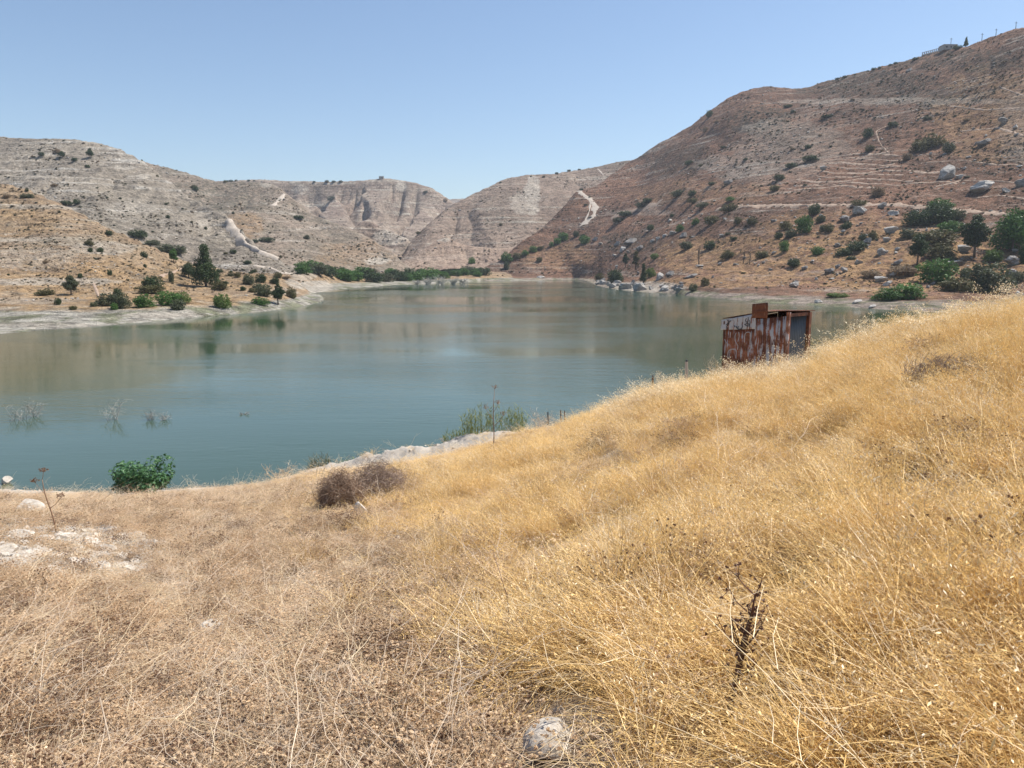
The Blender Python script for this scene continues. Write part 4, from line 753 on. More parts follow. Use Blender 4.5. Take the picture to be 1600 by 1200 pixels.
def tuft_weed(seed, mat, H=.42, ns=7, heads=True, wd=.0035):
    """branching dry weed with seed heads"""
    rg = np.random.default_rng(seed); mb = MB()
    def br(p, d, L, w_, dep):
        k = 4; pts = [p]
        for i in range(k): d = d+rg.normal(size=3)*.16; d = d/np.linalg.norm(d); p = p+d*L/k; pts.append(p)
        mb.tube(pts, np.linspace(w_, w_*.55, k+1), 3, .2+.6*rg.random())
        if dep < 2:
            for j in range(3+int(rg.random()*2)): q = pts[1+int(rg.random()*(k))]; e = d+rg.normal(size=3)*.75; e[2] = abs(e[2])*.6+.1; e /= np.linalg.norm(e); br(q, e, L*(.4+.25*rg.random()), w_*.6, dep+1)
        elif heads:
            for j in range(3): leaves(mb, [(p[0], p[1], p[2], .006, .006, .006)], 8, .006, rg)
    for i in range(ns):
        a = rg.random()*6.28; le = .2+rg.random()*.9; d = np.array((math.cos(a)*math.sin(le), math.sin(a)*math.sin(le), math.cos(le)+.15)); br(np.array((rg.normal()*.03, rg.normal()*.03, -.01)), d/np.linalg.norm(d), H*(.45+.3*rg.random()), wd*.5, 0)
    return mb.mesh('weed', mat)
def tuft_arch(seed, mat, H=.8, n_=6, wd=.0044):
    rg = np.random.default_rng(seed); mb = MB()
    for i in range(n_):
        a = rg.random()*6.28; L = H*(.5+.7*rg.random()); t = np.linspace(0, 1, 8); le = .5+.9*rg.random(); cu = .4+rg.random()*.9
        an = le+cu*t; dr = np.cumsum(np.sin(an))*L/8; dz = np.cumsum(np.cos(an))*L/8; z0 = .03
        p_ = np.stack([dr*math.cos(a)+rg.normal(size=8)*.012, dr*math.sin(a)+rg.normal(size=8)*.012, z0+np.maximum(dz, -.02)], 1)
        mb.tube(p_, np.linspace(wd/2, wd/5, 8), 3, rg.random())
        for j in range(4): q = p_[2+int(rg.random()*5)]; e = rg.normal(size=3); e[2] = abs(e[2])*.5; e /= np.linalg.norm(e); mb.tube([q, q+e*L*.12, q+e*L*.2+rg.normal(size=3)*.02], [wd*.3, wd*.22, wd*.1], 3, rg.random())
    return mb.mesh('arch', mat)
SRC = {}
src_list = []
def reg(key, meshes): SRC[key] = (len(src_list), len(meshes)); src_list.extend(meshes)
reg('gold', [tuft_oat(500+i, S_gold, .62+.05*(i % 4)) for i in range(7)])
reg('pale', [tuft_oat(520+i, S_pale, .58+.08*(i % 3)) for i in range(4)])
reg('sgold', [tuft_short(540+i, S_gold, .30) for i in range(4)])
reg('spale', [tuft_short(550+i, S_pale, .24) for i in range(3)])
reg('sweed', [tuft_short(560+i, S_weed, .20) for i in range(4)])
reg('sgrey', [tuft_short(570+i, S_grey, .20) for i in range(3)])
reg('weed', [tuft_weed(580+i, S_weed) for i in range(5)])
reg('gweed', [tuft_weed(590+i, S_grey, .38, 6, False) for i in range(4)])
reg('red', [tuft_weed(600+i, S_red, .36, 6) for i in range(3)])
reg('arch', [tuft_arch(610+i, S_grey) for i in range(4)])
reg('tall', [tuft_oat(640+i, S_pale, .98, 16, .10, True, .0042, True) for i in range(4)])
reg('archw', [tuft_arch(620+i, S_pale, .9) for i in range(3)])
def pick(keys, pr, n_):
    out = np.zeros(n_, int); ch = rng.choice(len(keys), n_, p=np.array(pr)/sum(pr))
    for j, k_ in enumerate(keys): b_, c_ = SRC[k_]; mk = ch == j; out[mk] = b_+rng.integers(0, c_, mk.sum())
    return out
def sample_ground(nn_, r0, r1, pw, azr=.70):
    r = (r0**(2-pw)+rng.random(nn_)*(r1**(2-pw)-r0**(2-pw)))**(1/(2-pw)); az = (rng.random(nn_)*2-1)*azr; return r*np.sin(az), r*np.cos(az)
x, y = sample_ground(118000, .9, 40, .80, 1.15)
z = ground_z(x, y); zb = ground_base(x, y)[0]; px, py = proj(x, y, zb); _, r, az, rc = ground_base(x, y)
gold = sstep(-.18, .26, (px-600)/900+(820-py)/900+.28*fbm(x/2.2, y/2.2, o=4, s=60))          # right and uphill: golden oats
left = sstep(420, 150, px+60*fbm(x/3, y/3, o=2, s=61))
rp = rock_patch(x, y, zb); bk = bare_bank(x, y, zb)
keep = (rng.random(len(x)) > rp*.62) & (rng.random(len(x)) > bk*.97) & (r < rc+2.0)
clear = sstep(.30, .52, fbm(x/.9, y/.9, o=3, s=62)+(1-gold)*.12)*sstep(12, 4, r); keep &= rng.random(len(x)) > clear*.85
open_ = sstep(1.3, .6, ((px-1500)/110)**2+((py-905)/26)**2+.6*fbm(x/.8, y/.8, o=3, s=74))+sstep(1.3, .6, ((px-1250)/60)**2+((py-1130)/40)**2+.6*fbm(x/.4, y/.4, o=3, s=75)); keep &= rng.random(len(x)) > np.clip(open_, 0, 1)*.75
clump = fbm(x/.55, y/.55, o=2, s=71); keep &= (clump > -.12-.25*rng.random(len(x))) | (r > 16) & (rng.random(len(x)) < .6)
keep &= ~((np.abs(px-895) < 105) & (py > 1070) & (rng.random(len(x)) < .93))
keep &= ~((np.abs(px-1148) < 48) & (py > 1075) & (py < 1290) & (rng.random(len(x)) < .8))
keep &= ~((np.abs(px-60) < 60) & (py > 768) & (py < 812) & (rng.random(len(x)) < .6))
x, y, z, gold, left, r, px, py, rc = (q[keep] for q in (x, y, z, gold, left, r, px, py, rc)); n_ = len(x)
tallg = sstep(-.35, .35, fbm(x/3.0, y/3.0, o=3, s=63)+(px-900)/900)
i_gold = pick(['gold', 'pale', 'sgold', 'archw'], [.60, .15, .22, .03], n_); i_mid = pick(['gold', 'sgold', 'spale', 'sweed', 'weed', 'arch'], [.10, .38, .18, .22, .08, .04], n_)
i_left = pick(['sweed', 'spale', 'sgrey', 'weed', 'gweed', 'red', 'arch', 'archw'], [.24, .12, .15, .20, .13, .07, .065, .03], n_)
u = rng.random(n_); idx = np.where(u < gold*tallg, i_gold, np.where(u < gold, i_mid, i_left))
russ = fbm(x/1.6, y/1.6, o=3, s=66); idx = np.where((russ > .33) & (rng.random(n_) < .55), pick(['red', 'sweed', 'weed'], [.3, .5, .2], n_), idx)
tl = (px > 960) & (r > rc-5) & (rng.random(n_) < .16); idx = np.where(tl, pick(['tall'], [1.], n_), idx)
hgt = (.5+.6*rng.random(n_)**1.5)*(.8+.55*np.clip(fbm(x/.7, y/.7, o=2, s=72), -.6, .8))*(.75+.35*np.clip(fbm(x/1.7, y/1.7, o=3, s=64)+.4, 0, 1.2)); hgt *= np.interp(px, [0, 500, 900, 1250, 1600], [.85, .78, .88, 1.0, 1.08])
hgt *= np.where(r > rc-6, np.interp(px, [0, 350, 700, 900, 1100, 1300], [.35, .4, .34, .7, .95, 1.0]), 1)
low_ = np.maximum(sstep(130, 70, np.abs(px-1150))*sstep(1085, 1120, py), sstep(150, 90, np.abs(px-890))*sstep(1085, 1150, py)); hgt *= 1-.68*low_
ws = .9+.5*rng.random(n_)+np.clip((r-12)/25, 0, .7)
lean = fbm(x/2.5, y/2.5, o=2, s=67)
rot = np.stack([.17*rng.normal(size=n_)+.10*lean, .17*rng.normal(size=n_)+.12*lean, rng.random(n_)*6.28], 1)
instancer('dry_grass', 'golden and brown dry grass and weeds covering the near slope', 'grass', src_list, np.stack([x, y, z], 1), rot, np.stack([ws, ws, hgt], 1), idx)
print('tufts', n_)

# ------------------------------------------------------------------ rusty shed
def rust_mat(name, white, seed, dark=1.0):
    m, t, p = new_mat(name); n = N(t); po = n.add(n.objc(), (seed*3.1, seed*1.7, seed*.9))
    st_ = n.noise(n.scale(po, (9, 9, .9)), 1.0, 5, .65, .3); bl = n.noise(po, 2.2, 5, .65)
    c = n.mix(n.step(bl, .35, .65), tuple(x*dark for x in (.105, .030, .013)), tuple(x*dark for x in (.34, .10, .035)))
    c = n.mix(n.math('MULTIPLY', n.step(n.noise(n.scale(po, (14, 14, 3)), 1.0, 4, .7), .52, .66), .55), c, (.36, .20, .10))
    wv = n.math('ADD', n.math('MULTIPLY', st_, .65), n.math('MULTIPLY', bl, .35))
    c = n.mix(n.step(wv, .62-white*.28, .68-white*.28), c, (.46, .44, .43)); n.lk(c, p.inputs['Base Color'])
    p.inputs['Roughness'].default_value = .75; p.inputs['Metallic'].default_value = .0; n.bump(n.noise(po, 30, 5, .7), .3, .01, p); return m
M_rust1, M_rust2, M_rustw = rust_mat('rust_panel', .28, 1), rust_mat('rust_panel_two', .42, 2), rust_mat('painted_board', .72, 3)
M_rustd = rust_mat('dark_rust', -.6, 4, .5)
m, t, p = new_mat('grey_zinc'); n = N(t); n.lk(n.mix(n.noise(n.scale(n.objc(), (3, 3, .6)), 2, 5, .7), (.045, .055, .066), (.10, .115, .13)), p.inputs['Base Color']); p.inputs['Roughness'].default_value = .5; M_zinc = m
m, t, p = new_mat('black_paint'); n = N(t); n.lk(n.mix(n.noise(n.objc(), 8, 3, .6), (.03, .03, .035), (.09, .08, .08)), p.inputs['Base Color']); M_blk = m
m, t, p = new_mat('white_paint_line'); n = N(t); n.lk(n.mix(n.noise(n.objc(), 14, 3, .6), (.36, .26, .22), (.62, .56, .53)), p.inputs['Base Color']); M_wl = m
B2 = np.array(P(1228, 560, 27.0)[:2]); al = R(50); AB = np.array((math.cos(al), -math.sin(al))); BC = np.array((math.sin(al), math.cos(al)))
def px_of(xy, z=10.5): return proj(xy[0], xy[1], z)[0]
LA = 2.6
while px_of(B2-AB*LA) > 1136: LA += .02
LC = 1.0
while px_of(B2+BC*LC) < 1266: LC += .02
A2_, C2_ = B2-AB*LA, B2+BC*LC; D2_ = A2_+BC*LC
gz_ = min(float(ground_z(np.array([q[0]]), np.array([q[1]]))[0]) for q in (A2_, B2, C2_, D2_)); shed = empty('metal_shed', (B2[0], B2[1], gz_))
tag(shed, 'rusty corrugated metal shed with scrawled white board and open doorway, above the lake', 'shed')
O3 = np.array((B2[0], B2[1], gz_)); zp = lambda xy, py: P(0, py, xy[1])[2]
def sheet(p, q, zb0, zt0, zb1, zt1, off=0.0, pitch=.085, am=.011, th=.004, nz=6, wob=.004, seed=0):
    p, q = np.array(p, float), np.array(q, float); L = np.linalg.norm(q-p); d = (q-p)/L; nn = np.array((d[1], -d[0])); nu = max(3, int(L/pitch*6)); u = np.linspace(0, 1, nu+1); v = np.linspace(0, 1, nz+1)
    U, Vv = np.meshgrid(u, v); zb_ = zb0+(zb1-zb0)*U; zt_ = zt0+(zt1-zt0)*U; Z = zb_+(zt_-zb_)*Vv
    o_ = off+am*np.sin(U*L/pitch*2*np.pi)+wob*3*vnoise(U*L*1.5+seed, Vv*3)
    out = []
    for s2 in (th/2, -th/2):
        out.append(np.stack([p[0]+d[0]*U*L+nn[0]*(o_+s2), p[1]+d[1]*U*L+nn[1]*(o_+s2), Z], -1).reshape(-1, 3))
    V = np.vstack(out)-O3; f = grid_faces(nu+1, nz+1); k = len(out[0]); Fs = [f, (f+k)[:, ::-1]]
    i = np.arange(nu); e = nz*(nu+1); Fs.append(np.stack([i, i+k, i+1+k, i+1], 1)); Fs.append(np.stack([i+e, i+1+e, i+1+e+k, i+e+k], 1))
    j = np.arange(nz)*(nu+1); Fs.append(np.stack([j, j+nu+1, j+nu+1+k, j+k], 1)); j = j+nu; Fs.append(np.stack([j, j+k, j+nu+1+k, j+nu+1], 1))
    mb = MB(); mb.put(V, np.vstack(Fs)); return mb
lerp = lambda t_: A2_+AB*LA*t_
g0 = gz_-.3
sheet(lerp(0), lerp(.53), g0, zp(lerp(0), 512), g0, zp(lerp(.53), 511), 0).build('wall_panel', M_rust1, shed, True)
sheet(lerp(.50), lerp(.99), g0, zp(lerp(.5), 499), g0, zp(lerp(.99), 494), .014, seed=5).build('wall_panel', M_rust2, shed, True)['label'] = 'streaked panel beside the doorway'
bd = sheet(lerp(-.05), lerp(.52), zp(lerp(-.05), 515.5), zp(lerp(-.05), 500), zp(lerp(.52), 514), zp(lerp(.52), 490), .035, am=.0, wob=.006, seed=2).build('sign_board', M_rustw, shed, True); bd['label'] = 'white rust edged board with black scrawl'
sheet(lerp(.455), lerp(.70), zp(lerp(.455), 497), zp(lerp(.455), 475), zp(lerp(.70), 497), zp(lerp(.70), 472.5), .05, am=.0, wob=.004, seed=8).build('upright_sheet', M_rustd, shed, True)
sheet(A2_, D2_, g0, zp(A2_, 500), g0, zp(A2_, 498), -.02).build('wall_panel', M_rustd, shed, True)
DM_ = (D2_+C2_)/2; sheet(D2_, DM_, g0, zp(A2_, 499), g0, zp(lerp(.49), 491), -.02).build('wall_panel', M_rustd, shed, True); sheet(DM_, C2_, g0, zp(lerp(.51), 487), g0, zp(C2_, 486), -.03).build('wall_panel', M_rustd, shed, True)
# roof
def slab(name, pts, th, mat, par):
    mb = MB(); a = np.array(pts, float)-O3; k = len(a); b_ = a-np.array((0, 0, th)); mb.put(np.vstack([a, b_]), [(0, 1, 2, 3), (7, 6, 5, 4)]+[(i, i+4, (i+1) % 4+4, (i+1) % 4) for i in range(4)]); return mb.build(name, mat, par)
p3 = lambda xy, z: (xy[0], xy[1], z)
e_ = lerp(.5); f_ = e_+BC*LC
slab('roof', [p3(lerp(-.03)-BC*.03, zp(A2_, 498.5)+.03), p3(lerp(.49)-BC*.03, zp(lerp(.49), 490)+.03), p3(lerp(.49)+BC*(LC+.1), zp(lerp(.49), 490)+.02), p3(lerp(-.03)+BC*(LC+.1), zp(A2_, 498.5)+.02)], .02, M_rustd, shed)
zr = zp(B2, 485.5); slab('roof', [p3(lerp(.46)-BC*.10, zp(lerp(.51), 486.5)), p3(lerp(1.03)-BC*.10, zr+.02), p3(lerp(1.03)+BC*(LC+.22), zp(C2_, 484.8)), p3(lerp(.46)+BC*(LC+.1), zp(lerp(.51), 486.5))], .025, M_rustd, shed)
def post(name, xy, z0, z1, w_, mat, rz=0): mb = MB(); mb.box(np.array((xy[0], xy[1], (z0+z1)/2))-O3, (w_, w_, z1-z0), rz); return mb.build(name, mat, shed)
zc = zp(C2_, 487.5); zbt = zp(B2, 488)
post('corner_post', B2+AB*.02, g0, zbt, .11, M_rust2, -al); post('corner_post', C2_-BC*.07, g0, zc, .15, M_rustd, -al); post('corner_post', A2_, g0, zp(A2_, 501), .06, M_rustd, -al)
# door frame on the BC side
dp = B2+BC*.06; dq = C2_-BC*.14
mb = MB(); c_ = (dp+dq)/2; mb.box(np.array((c_[0], c_[1], zp(C2_, 490)))-O3, (.06, np.linalg.norm(dq-dp), .12), -al); mb.build('lintel', M_rustd, shed)
post('door_jamb', B2+BC*.10, g0, zp(B2, 491), .05, M_rustw, -al)
# grey sheet door standing ajar inside the opening
h0 = C2_-BC*.16-AB*.04; h1 = B2+BC*(LC*.46)-AB*.30
sheet(h1, h0, g0+.1, zp(h1, 493), g0+.1, zp(h0, 492.5), 0, pitch=.07, am=.006).build('door', M_zinc, shed, True)
# scrawl strokes on the board and outlines on the rust, drawn as thin painted ridges
nAB = np.array((AB[1], -AB[0]))
def stroke(pts, off, r_, name, mat, par):
    Q = []
    for (u_, w_) in pts: t_ = (u_-1136)/92.0; xy = lerp(t_); zz = zp(xy, w_); q = xy+nAB*off; Q.append((q[0]-O3[0], q[1]-O3[1], zz-O3[2]))
    Q = np.array(Q); k = len(Q); 
    if k > 2: tt = np.linspace(0, k-1, k*3); Q = np.stack([np.interp(tt, range(k), Q[:, j]) for j in range(3)], 1); Q[1:-1] = (Q[:-2]+2*Q[1:-1]+Q[2:])/4
    mb = MB(); mb.tube(Q, r_, 4); return mb.build(name, mat, par)
zo = lambda a: [(1100+q[0]/8, 460+q[1]/8) for q in a]
for a in ([(330, 320), (350, 345), (335, 365), (315, 380)], [(350, 345), (340, 385), (320, 400), (335, 430)], [(375, 325), (350, 350)], [(440, 395), (448, 420), (462, 430), (466, 395)], [(462, 430), (480, 438), (505, 430), (518, 405), (512, 385)],
          [(560, 300), (548, 320), (560, 345), (580, 350), (585, 300), (578, 285)], [(600, 320), (606, 350), (600, 385), (580, 400), (555, 385), (540, 372)], [(548, 372), (570, 362), (590, 368), (604, 392), (600, 412)], [(415, 385), (425, 410)]):
    stroke(zo(a), .05, .016, 'painted_scrawl', M_blk, bd)
wp = [o for o in shed.children if o.name.startswith('wall_panel')][0]
for a in ([(545, 600), (545, 500), (560, 475), (590, 470), (612, 480), (612, 620)], [(440, 480), (425, 520), (440, 600), (470, 640), (465, 690)], [(470, 470), (480, 520), (465, 590)], [(350, 800), (350, 720), (365, 690), (430, 680), (455, 700), (450, 800)], [(300, 560), (320, 600), (350, 625)], [(370, 470), (368, 540)]):
    stroke(zo(a), .018, .018, 'painted_outline', M_wl, wp)

# ------------------------------------------------------------------ posts
m, t, p = new_mat('grey_wood'); n = N(t); n.lk(n.mix(n.noise(n.scale(n.objc(), (20, 20, 2)), 1, 5, .7), (.34, .29, .25), (.66, .60, .55)), p.inputs['Base Color']); p.inputs['Roughness'].default_value = .9; M_wood = m
def gpos(px, Y):
    x_ = float(P(px, 600, Y)[0]); z_ = float(ground_z(np.array([x_]), np.array([Y]))[0]); return x_, Y, z_
def fence_post(px, Y, pt, w_, mat, label, capm=None):
    x_, y_, z_ = gpos(px, Y); zt = P(px, pt, Y)[2]; h = zt-z_+.25; root = empty('fence_post', (x_, y_, z_-.25)); root.rotation_euler = (R(2), R(-1.5), .3); tag(root, label, 'post', 'old posts along the lake side edge')
    mb = MB(); mb.tube([(0, 0, 0), (.01, 0, h*.5), (0, .01, h-.06)], [w_/2, w_/2*.95, w_/2*.85], 7); mb.build('shaft', mat, root)
    mb = MB(); mb.tube([(0, .01, h-.06), (.005, .01, h)], [w_/2*.9, w_/2*.6], 7); mb.build('burnt_top', M_blk, root)
fence_post(1072, 26.0, 562, .115, M_wood, 'pale weathered post with a dark top, just left of the shed')
fence_post(1020, 26.6, 586, .07, M_rustd, 'short dark post left of the pale weathered one')
fence_post(857, 29.0, 643, .06, M_blk, 'thin black stump at the right of the green reeds')
fence_post(877, 28.6, 640, .05, M_rustd, 'small dark stump nearest the grass edge, right of the reeds')
fence_post(883, 28.6, 641, .045, M_rustd, 'tiny dark stump paired with another right of the reeds')

# ------------------------------------------------------------------ plants of the near slope
def xyz_at(px, py):
    l, nn, ob = cast(px, py); return l
def twig_shrub(px, py, w, h, mat, label, name='dead_shrub', cat='dead shrub', n_=16, Y=None, z=None, group=None, th=.0, lean=.55):
    if Y is None: l = xyz_at(px, py); x_, y_, z_ = l
    else: x_, y_, z_ = float(P(px, 600, Y)[0]), Y, z if z is not None else gpos(px, Y)[2]
    s = y_/F; W, H = w*s, h*s; rg = np.random.default_rng(int(px*3+py)); mb = MB(); w0 = max(.006, .55*s)+th
    for i in range(n_):
        a = rg.random()*6.28; b0 = np.array((rg.normal()*W*.12, rg.normal()*W*.12, -.03)); e = np.array((math.cos(a)*W*.5*rg.random()**.5, math.sin(a)*W*.4*rg.random()**.5, H*(.45+.6*rg.random())))
        mdl = (b0+e)/2+rg.normal(size=3)*H*.08; mb.tube([b0, mdl, e], [w0*.6, w0*.45, w0*.25], 4, rg.random())
        for j in range(5):
            f = .35+.6*rg.random(); q = b0*(1-f)+e*f; d = rg.normal(size=3)*np.array((1, 1, .7)); d[2] = abs(d[2]); d /= np.linalg.norm(d); q2 = q+d*H*.28; mb.tube([q, q2], [w0*.32, w0*.2], 3, rg.random())
            for k in range(2): d2 = d+rg.normal(size=3)*.6; mb.tube([q2, q2+d2/np.linalg.norm(d2)*H*.15], [w0*.2, w0*.14], 3, rg.random())
    o = mb.build(name, mat, None, loc=(x_, y_, z_)); return tag(o, label, cat, group)
twig_shrub(112, 768, 62, 36, S_grey, 'bleached leafless shrub on the bank, left of the green leafy bush', Y=38)
twig_shrub(45, 765, 46, 24, S_grey, 'thin bleached twigs at the far left of the bank', Y=38)
twig_shrub(318, 770, 52, 28, S_grey, 'bleached leafless shrub on the bank, right of the green leafy bush', Y=37.5)
twig_shrub(385, 764, 40, 26, S_pale, 'straw coloured twigs where the bank starts to rise', Y=37)
twig_shrub(150, 765, 34, 18, S_grey, 'low bleached twigs touching the green leafy bush', Y=38.5)
twig_shrub(700, 683, 34, 16, S_grey, 'pale twigs at the left foot of the green reeds', Y=31)
twig_shrub(845, 668, 50, 32, S_grey, 'pale bare twigs between the reeds and the black stump', Y=29)
twig_shrub(580, 708, 40, 18, S_grey, 'pale twigs at the water edge left of the white bank', Y=33)
twig_shrub(1120, 590, 50, 42, S_grey, 'thin dry weed standing between the pale post and the shed', Y=26)
S_drown = straw_mat('drowned_wood', (.20, .185, .16), (.50, .48, .43), .05)
for a in [(24, 656, 44, 24, 'bare drowned shrub farthest left in the lake'), (52, 650, 40, 30, 'bare drowned shrub beside the farthest left one'), (176, 655, 46, 34, 'drowned leafless shrub, the bushiest standing in the water'), (230, 656, 24, 22, 'thin drowned twigs right of the bushiest drowned shrub'), (254, 656, 22, 16, 'small drowned twigs, second right of the bushiest'), (378, 648, 20, 8, 'faint drowned twigs, the rightmost and alone in the lake')]:
    twig_shrub(a[0], a[1], a[2], a[3], S_drown, a[4], 'drowned_shrub', 'dead shrub', 12, WY(a[0], a[1]), -.2, 'drowned shrubs in the lake')
for a in [(672, 444, 24, 11), (690, 445, 30, 14), (710, 444, 22, 10), (725, 443, 20, 8), (655, 444, 18, 7)]:
    twig_shrub(a[0], a[1], a[2], a[3], S_drown, 'grey drowned brushwood by the far shore in front of the thicket', 'drowned_shrub', 'dead shrub', 22, WY(a[0], a[1]), -.2, 'drowned brushwood by the far shore')
# fig bush
l = P(211, 781, 34.0); gx, gy, gz = gpos(208, 31.5); root = empty('fig_bush', (gx, gy, gz)); tag(root, 'dense dark green leafy bush alone on the near bank at the water', 'bush')
s_ = gy/F; W, H = 104*s_, 66*s_; rg = np.random.default_rng(5); mb = MB(); lobes = []
zoff = P(211, 716, gy)[2]-gz; H = zoff
for (u_, v_, r_) in [(-.36, .45, .17), (-.22, .70, .20), (-.05, .74, .20), (.08, .55, .24), (.24, .74, .19), (.38, .52, .15), (-.18, .38, .22), (.12, .30, .22), (-.30, .25, .13), (.27, .36, .18), (0, .45, .25), (.10, .74, .19), (-.12, .2, .2)]:
    for k in range(2): lobes.append((u_*W, (rg.random()-.5)*.7*W, v_*H, r_*W*.8, r_*W*.8, r_*W*.7))
def lobed_leaves(mb, lobes, nl, size, rg):
    for i in range(nl):
        l_ = lobes[int(rg.random()*len(lobes))]; d = rg.normal(size=3); d /= np.linalg.norm(d); c = np.array(l_[:3])+d*np.array(l_[3:])*(.65+.4*rg.random())
        if c[2] < .03: continue
        nr = d*.5+np.array((0, 0, .55))+rg.normal(size=3)*.4; nr /= np.linalg.norm(nr); a = np.cross(nr, rg.normal(size=3)); a /= np.linalg.norm(a); b = np.cross(nr, a); s = size*(.6+.7*rg.random())
        an = np.linspace(0, 2*np.pi, 11)[:-1]; rad = s*np.array([1, .55, .9, .5, .75, .35, .75, .5, .9, .55]); V = [c-nr*s*.12]+[c+(a*math.cos(t_)+b*math.sin(t_))*r_ for t_, r_ in zip(an, rad)]
        mb.put(V, None, [(0, 1+j, 1+(j+1) % 10) for j in range(10)], a=float(np.clip(.15+.8*rg.random(), 0, 1)))
lobed_leaves(mb, lobes, 2600, .085, rg); mb.build('foliage', L_fig, root)
mb = MB()
for i in range(9): a = rg.random()*6.28; mb.tube([(.1*math.cos(a), .1*math.sin(a), -.1), (.3*W*math.cos(a)*.6, .3*W*math.sin(a)*.6, H*.35), (.42*W*math.cos(a), .35*W*math.sin(a), H*.65)], [.03, .022, .01], 5)
mb.build('stems', m_bark, root)
# reeds
def reeds(px, Y, w, h, n_, label, mat=None, ll=.5):
    x_, y_, z_ = gpos(px, Y); s = y_/F; W, H = w*s, h*s; rg = np.random.default_rng(int(px)); mb = MB()
    zt = z_
    for i in range(n_):
        u_ = (rg.random()-.5); hh = H*(.55+.5*rg.random())*(1-1.2*u_*u_); b0 = np.array((u_*W, (rg.random()-.5)*W*.35, -.1)); az = rg.random()*6.28; c = blade(mb, b0, az, abs(rg.normal())*.12, hh, .012, .2*rg.random(), rg, 4, rg.random())
        for j in range(7):
            f = .15+.8*rg.random(); k = min(3, int(f*4)); q = c[k]+(c[k+1]-c[k])*(f*4-k); blade(mb, q, rg.random()*6.28, .4+.5*rg.random(), .16+.16*rg.random(), .022, 1.0*rg.random(), rg, 3, rg.random())
    return tag(mb.build('reed_clump', mat or L_reed, None, loc=(x_, y_, z_)), label, 'reeds')
L_reed = leaf_mat('leaf_reed', (.06, .085, .022), (.23, .25, .08), noise=3)
reeds(772, 30.0, 104, 60, 150, 'large clump of green reeds above the water, behind the tall dry stalk')
reeds(722, 31.0, 60, 40, 60, 'lower left wing of the green reeds')
reeds(497, 34.5, 44, 34, 60, 'small grey green tufty plant at the water edge, centre left', leaf_mat('leaf_tuft', (.07, .085, .04), (.19, .17, .09)))
reeds(545, 34.0, 34, 26, 34, 'small green sprouts between the tufty plant and the white bank')
reeds(618, 33.5, 60, 44, 26, 'sparse thin green reeds below the white bank')
twig_shrub(430, 764, 60, 26, S_weed, 'brown dry weeds at the edge left of the tufty plant', Y=35.5)
# brown tumbleweed mounds
def mound(px, py, w, h, mat, label, n_, top):
    l = xyz_at(px, py); s = l.y/F; W, H = w*s, h*s; rg = np.random.default_rng(int(px)); mb = MB()
    for i in range(n_):
        d = rg.normal(size=3); d[2] = abs(d[2]); d /= np.linalg.norm(d); rad = (.35+.65*rg.random()**.5)*(1 if rg.random() < .8 else 1+.45*rg.random()); c = d*np.array((W*.5, W*.42, H))*rad*(1+.15*math.sin(d[0]*7)*math.cos(d[1]*6))
        t_ = np.cross(d, rg.normal(size=3)); t_ = t_/np.linalg.norm(t_)+d*.55*rg.random(); L = .10+.18*rg.random(); q = c+t_*L; sd_ = np.cross(t_, rg.normal(size=3)); sd_ /= np.linalg.norm(sd_); sd_ *= .0035
        mb.put([c-sd_, c+sd_, (c+q)/2+d*.03+sd_*.7, q, (c+q)/2+d*.03-sd_*.7], None, [(0, 1, 2), (0, 2, 4), (4, 2, 3)], a=float(rg.random()))
    return tag(mb.build('dead_bush', mat, None, loc=tuple(l)), label, 'dead bush')
S_mound = straw_mat('mound_brown', (.13, .085, .06), (.42, .29, .20), .15); S_mound2 = straw_mat('mound_grey', (.16, .11, .085), (.42, .31, .24), .15)
mound(532, 795, 74, 58, S_mound, 'dark brown tangled dead bush, left of a pair in the grass', 6500, 0); mound(592, 778, 94, 56, S_mound2, 'greyer dead bush joined to the dark brown one', 6500, 0)
mound(1500, 600, 150, 34, S_mound2, 'reddish brown patch of dead weeds high in the golden grass', 5000, 0)
# tall dry umbel stalks
def umbel(px, py, top, lean, label, mat, th=.016, branches=4, Y=None):
    l = xyz_at(px, py) if Y is None else Vector(gpos(px, Y)); H = (py-top)*l.y/F; rg = np.random.default_rng(int(px+9)); root = empty('dry_umbel_plant', tuple(l)); tag(root, label, 'dry plant')
    mb = MB(); tp = np.array([(lean*f*H+.02*math.sin(f*6), 0, f*H*.86) for f in np.linspace(-.05, 1, 9)]); mb.tube(tp, np.linspace(th, th*.45, 9), 6); mb.build('stem', mat, root, True)
    hd = MB()
    for i in range(branches):
        f = .62+.38*i/max(1, branches-1); b0 = tp[int(f*8)]; a = i*2.6; e = b0+np.array((math.cos(a)*.22*H*(.5+.5*rg.random()), math.sin(a)*.1*H, H*.16*(1.1-.3*i/branches))); hd.tube([b0, (b0+e)/2+np.array((0, 0, -.02)), e], [th*.4, th*.3, th*.25], 4)
        for j in range(11):
            d = np.array((rg.normal(), rg.normal(), 1.1)); d /= np.linalg.norm(d); q = e+d*.075*H*.5*(1+rg.random()); hd.tube([e, q], [th*.16, th*.12], 3)
            for k in range(3): q2 = q+rg.normal(size=3)*.012; leaves(hd, [(q2[0], q2[1], q2[2], .008, .008, .008)], 8, .009, rg)
    hd.build('seed_heads', mat, root)
S_stalk = straw_mat('stalk_brown', (.16, .085, .05), (.36, .21, .13), .05)
umbel(770, 690, 590, .02, 'tall reddish dry stalk with umbels standing in front of the reeds', S_stalk, .022, Y=24.5)
umbel(88, 835, 728, -.13, 'dry curved brown stalk with a fuzzy head beside the white rubble', S_stalk, .014, 3)
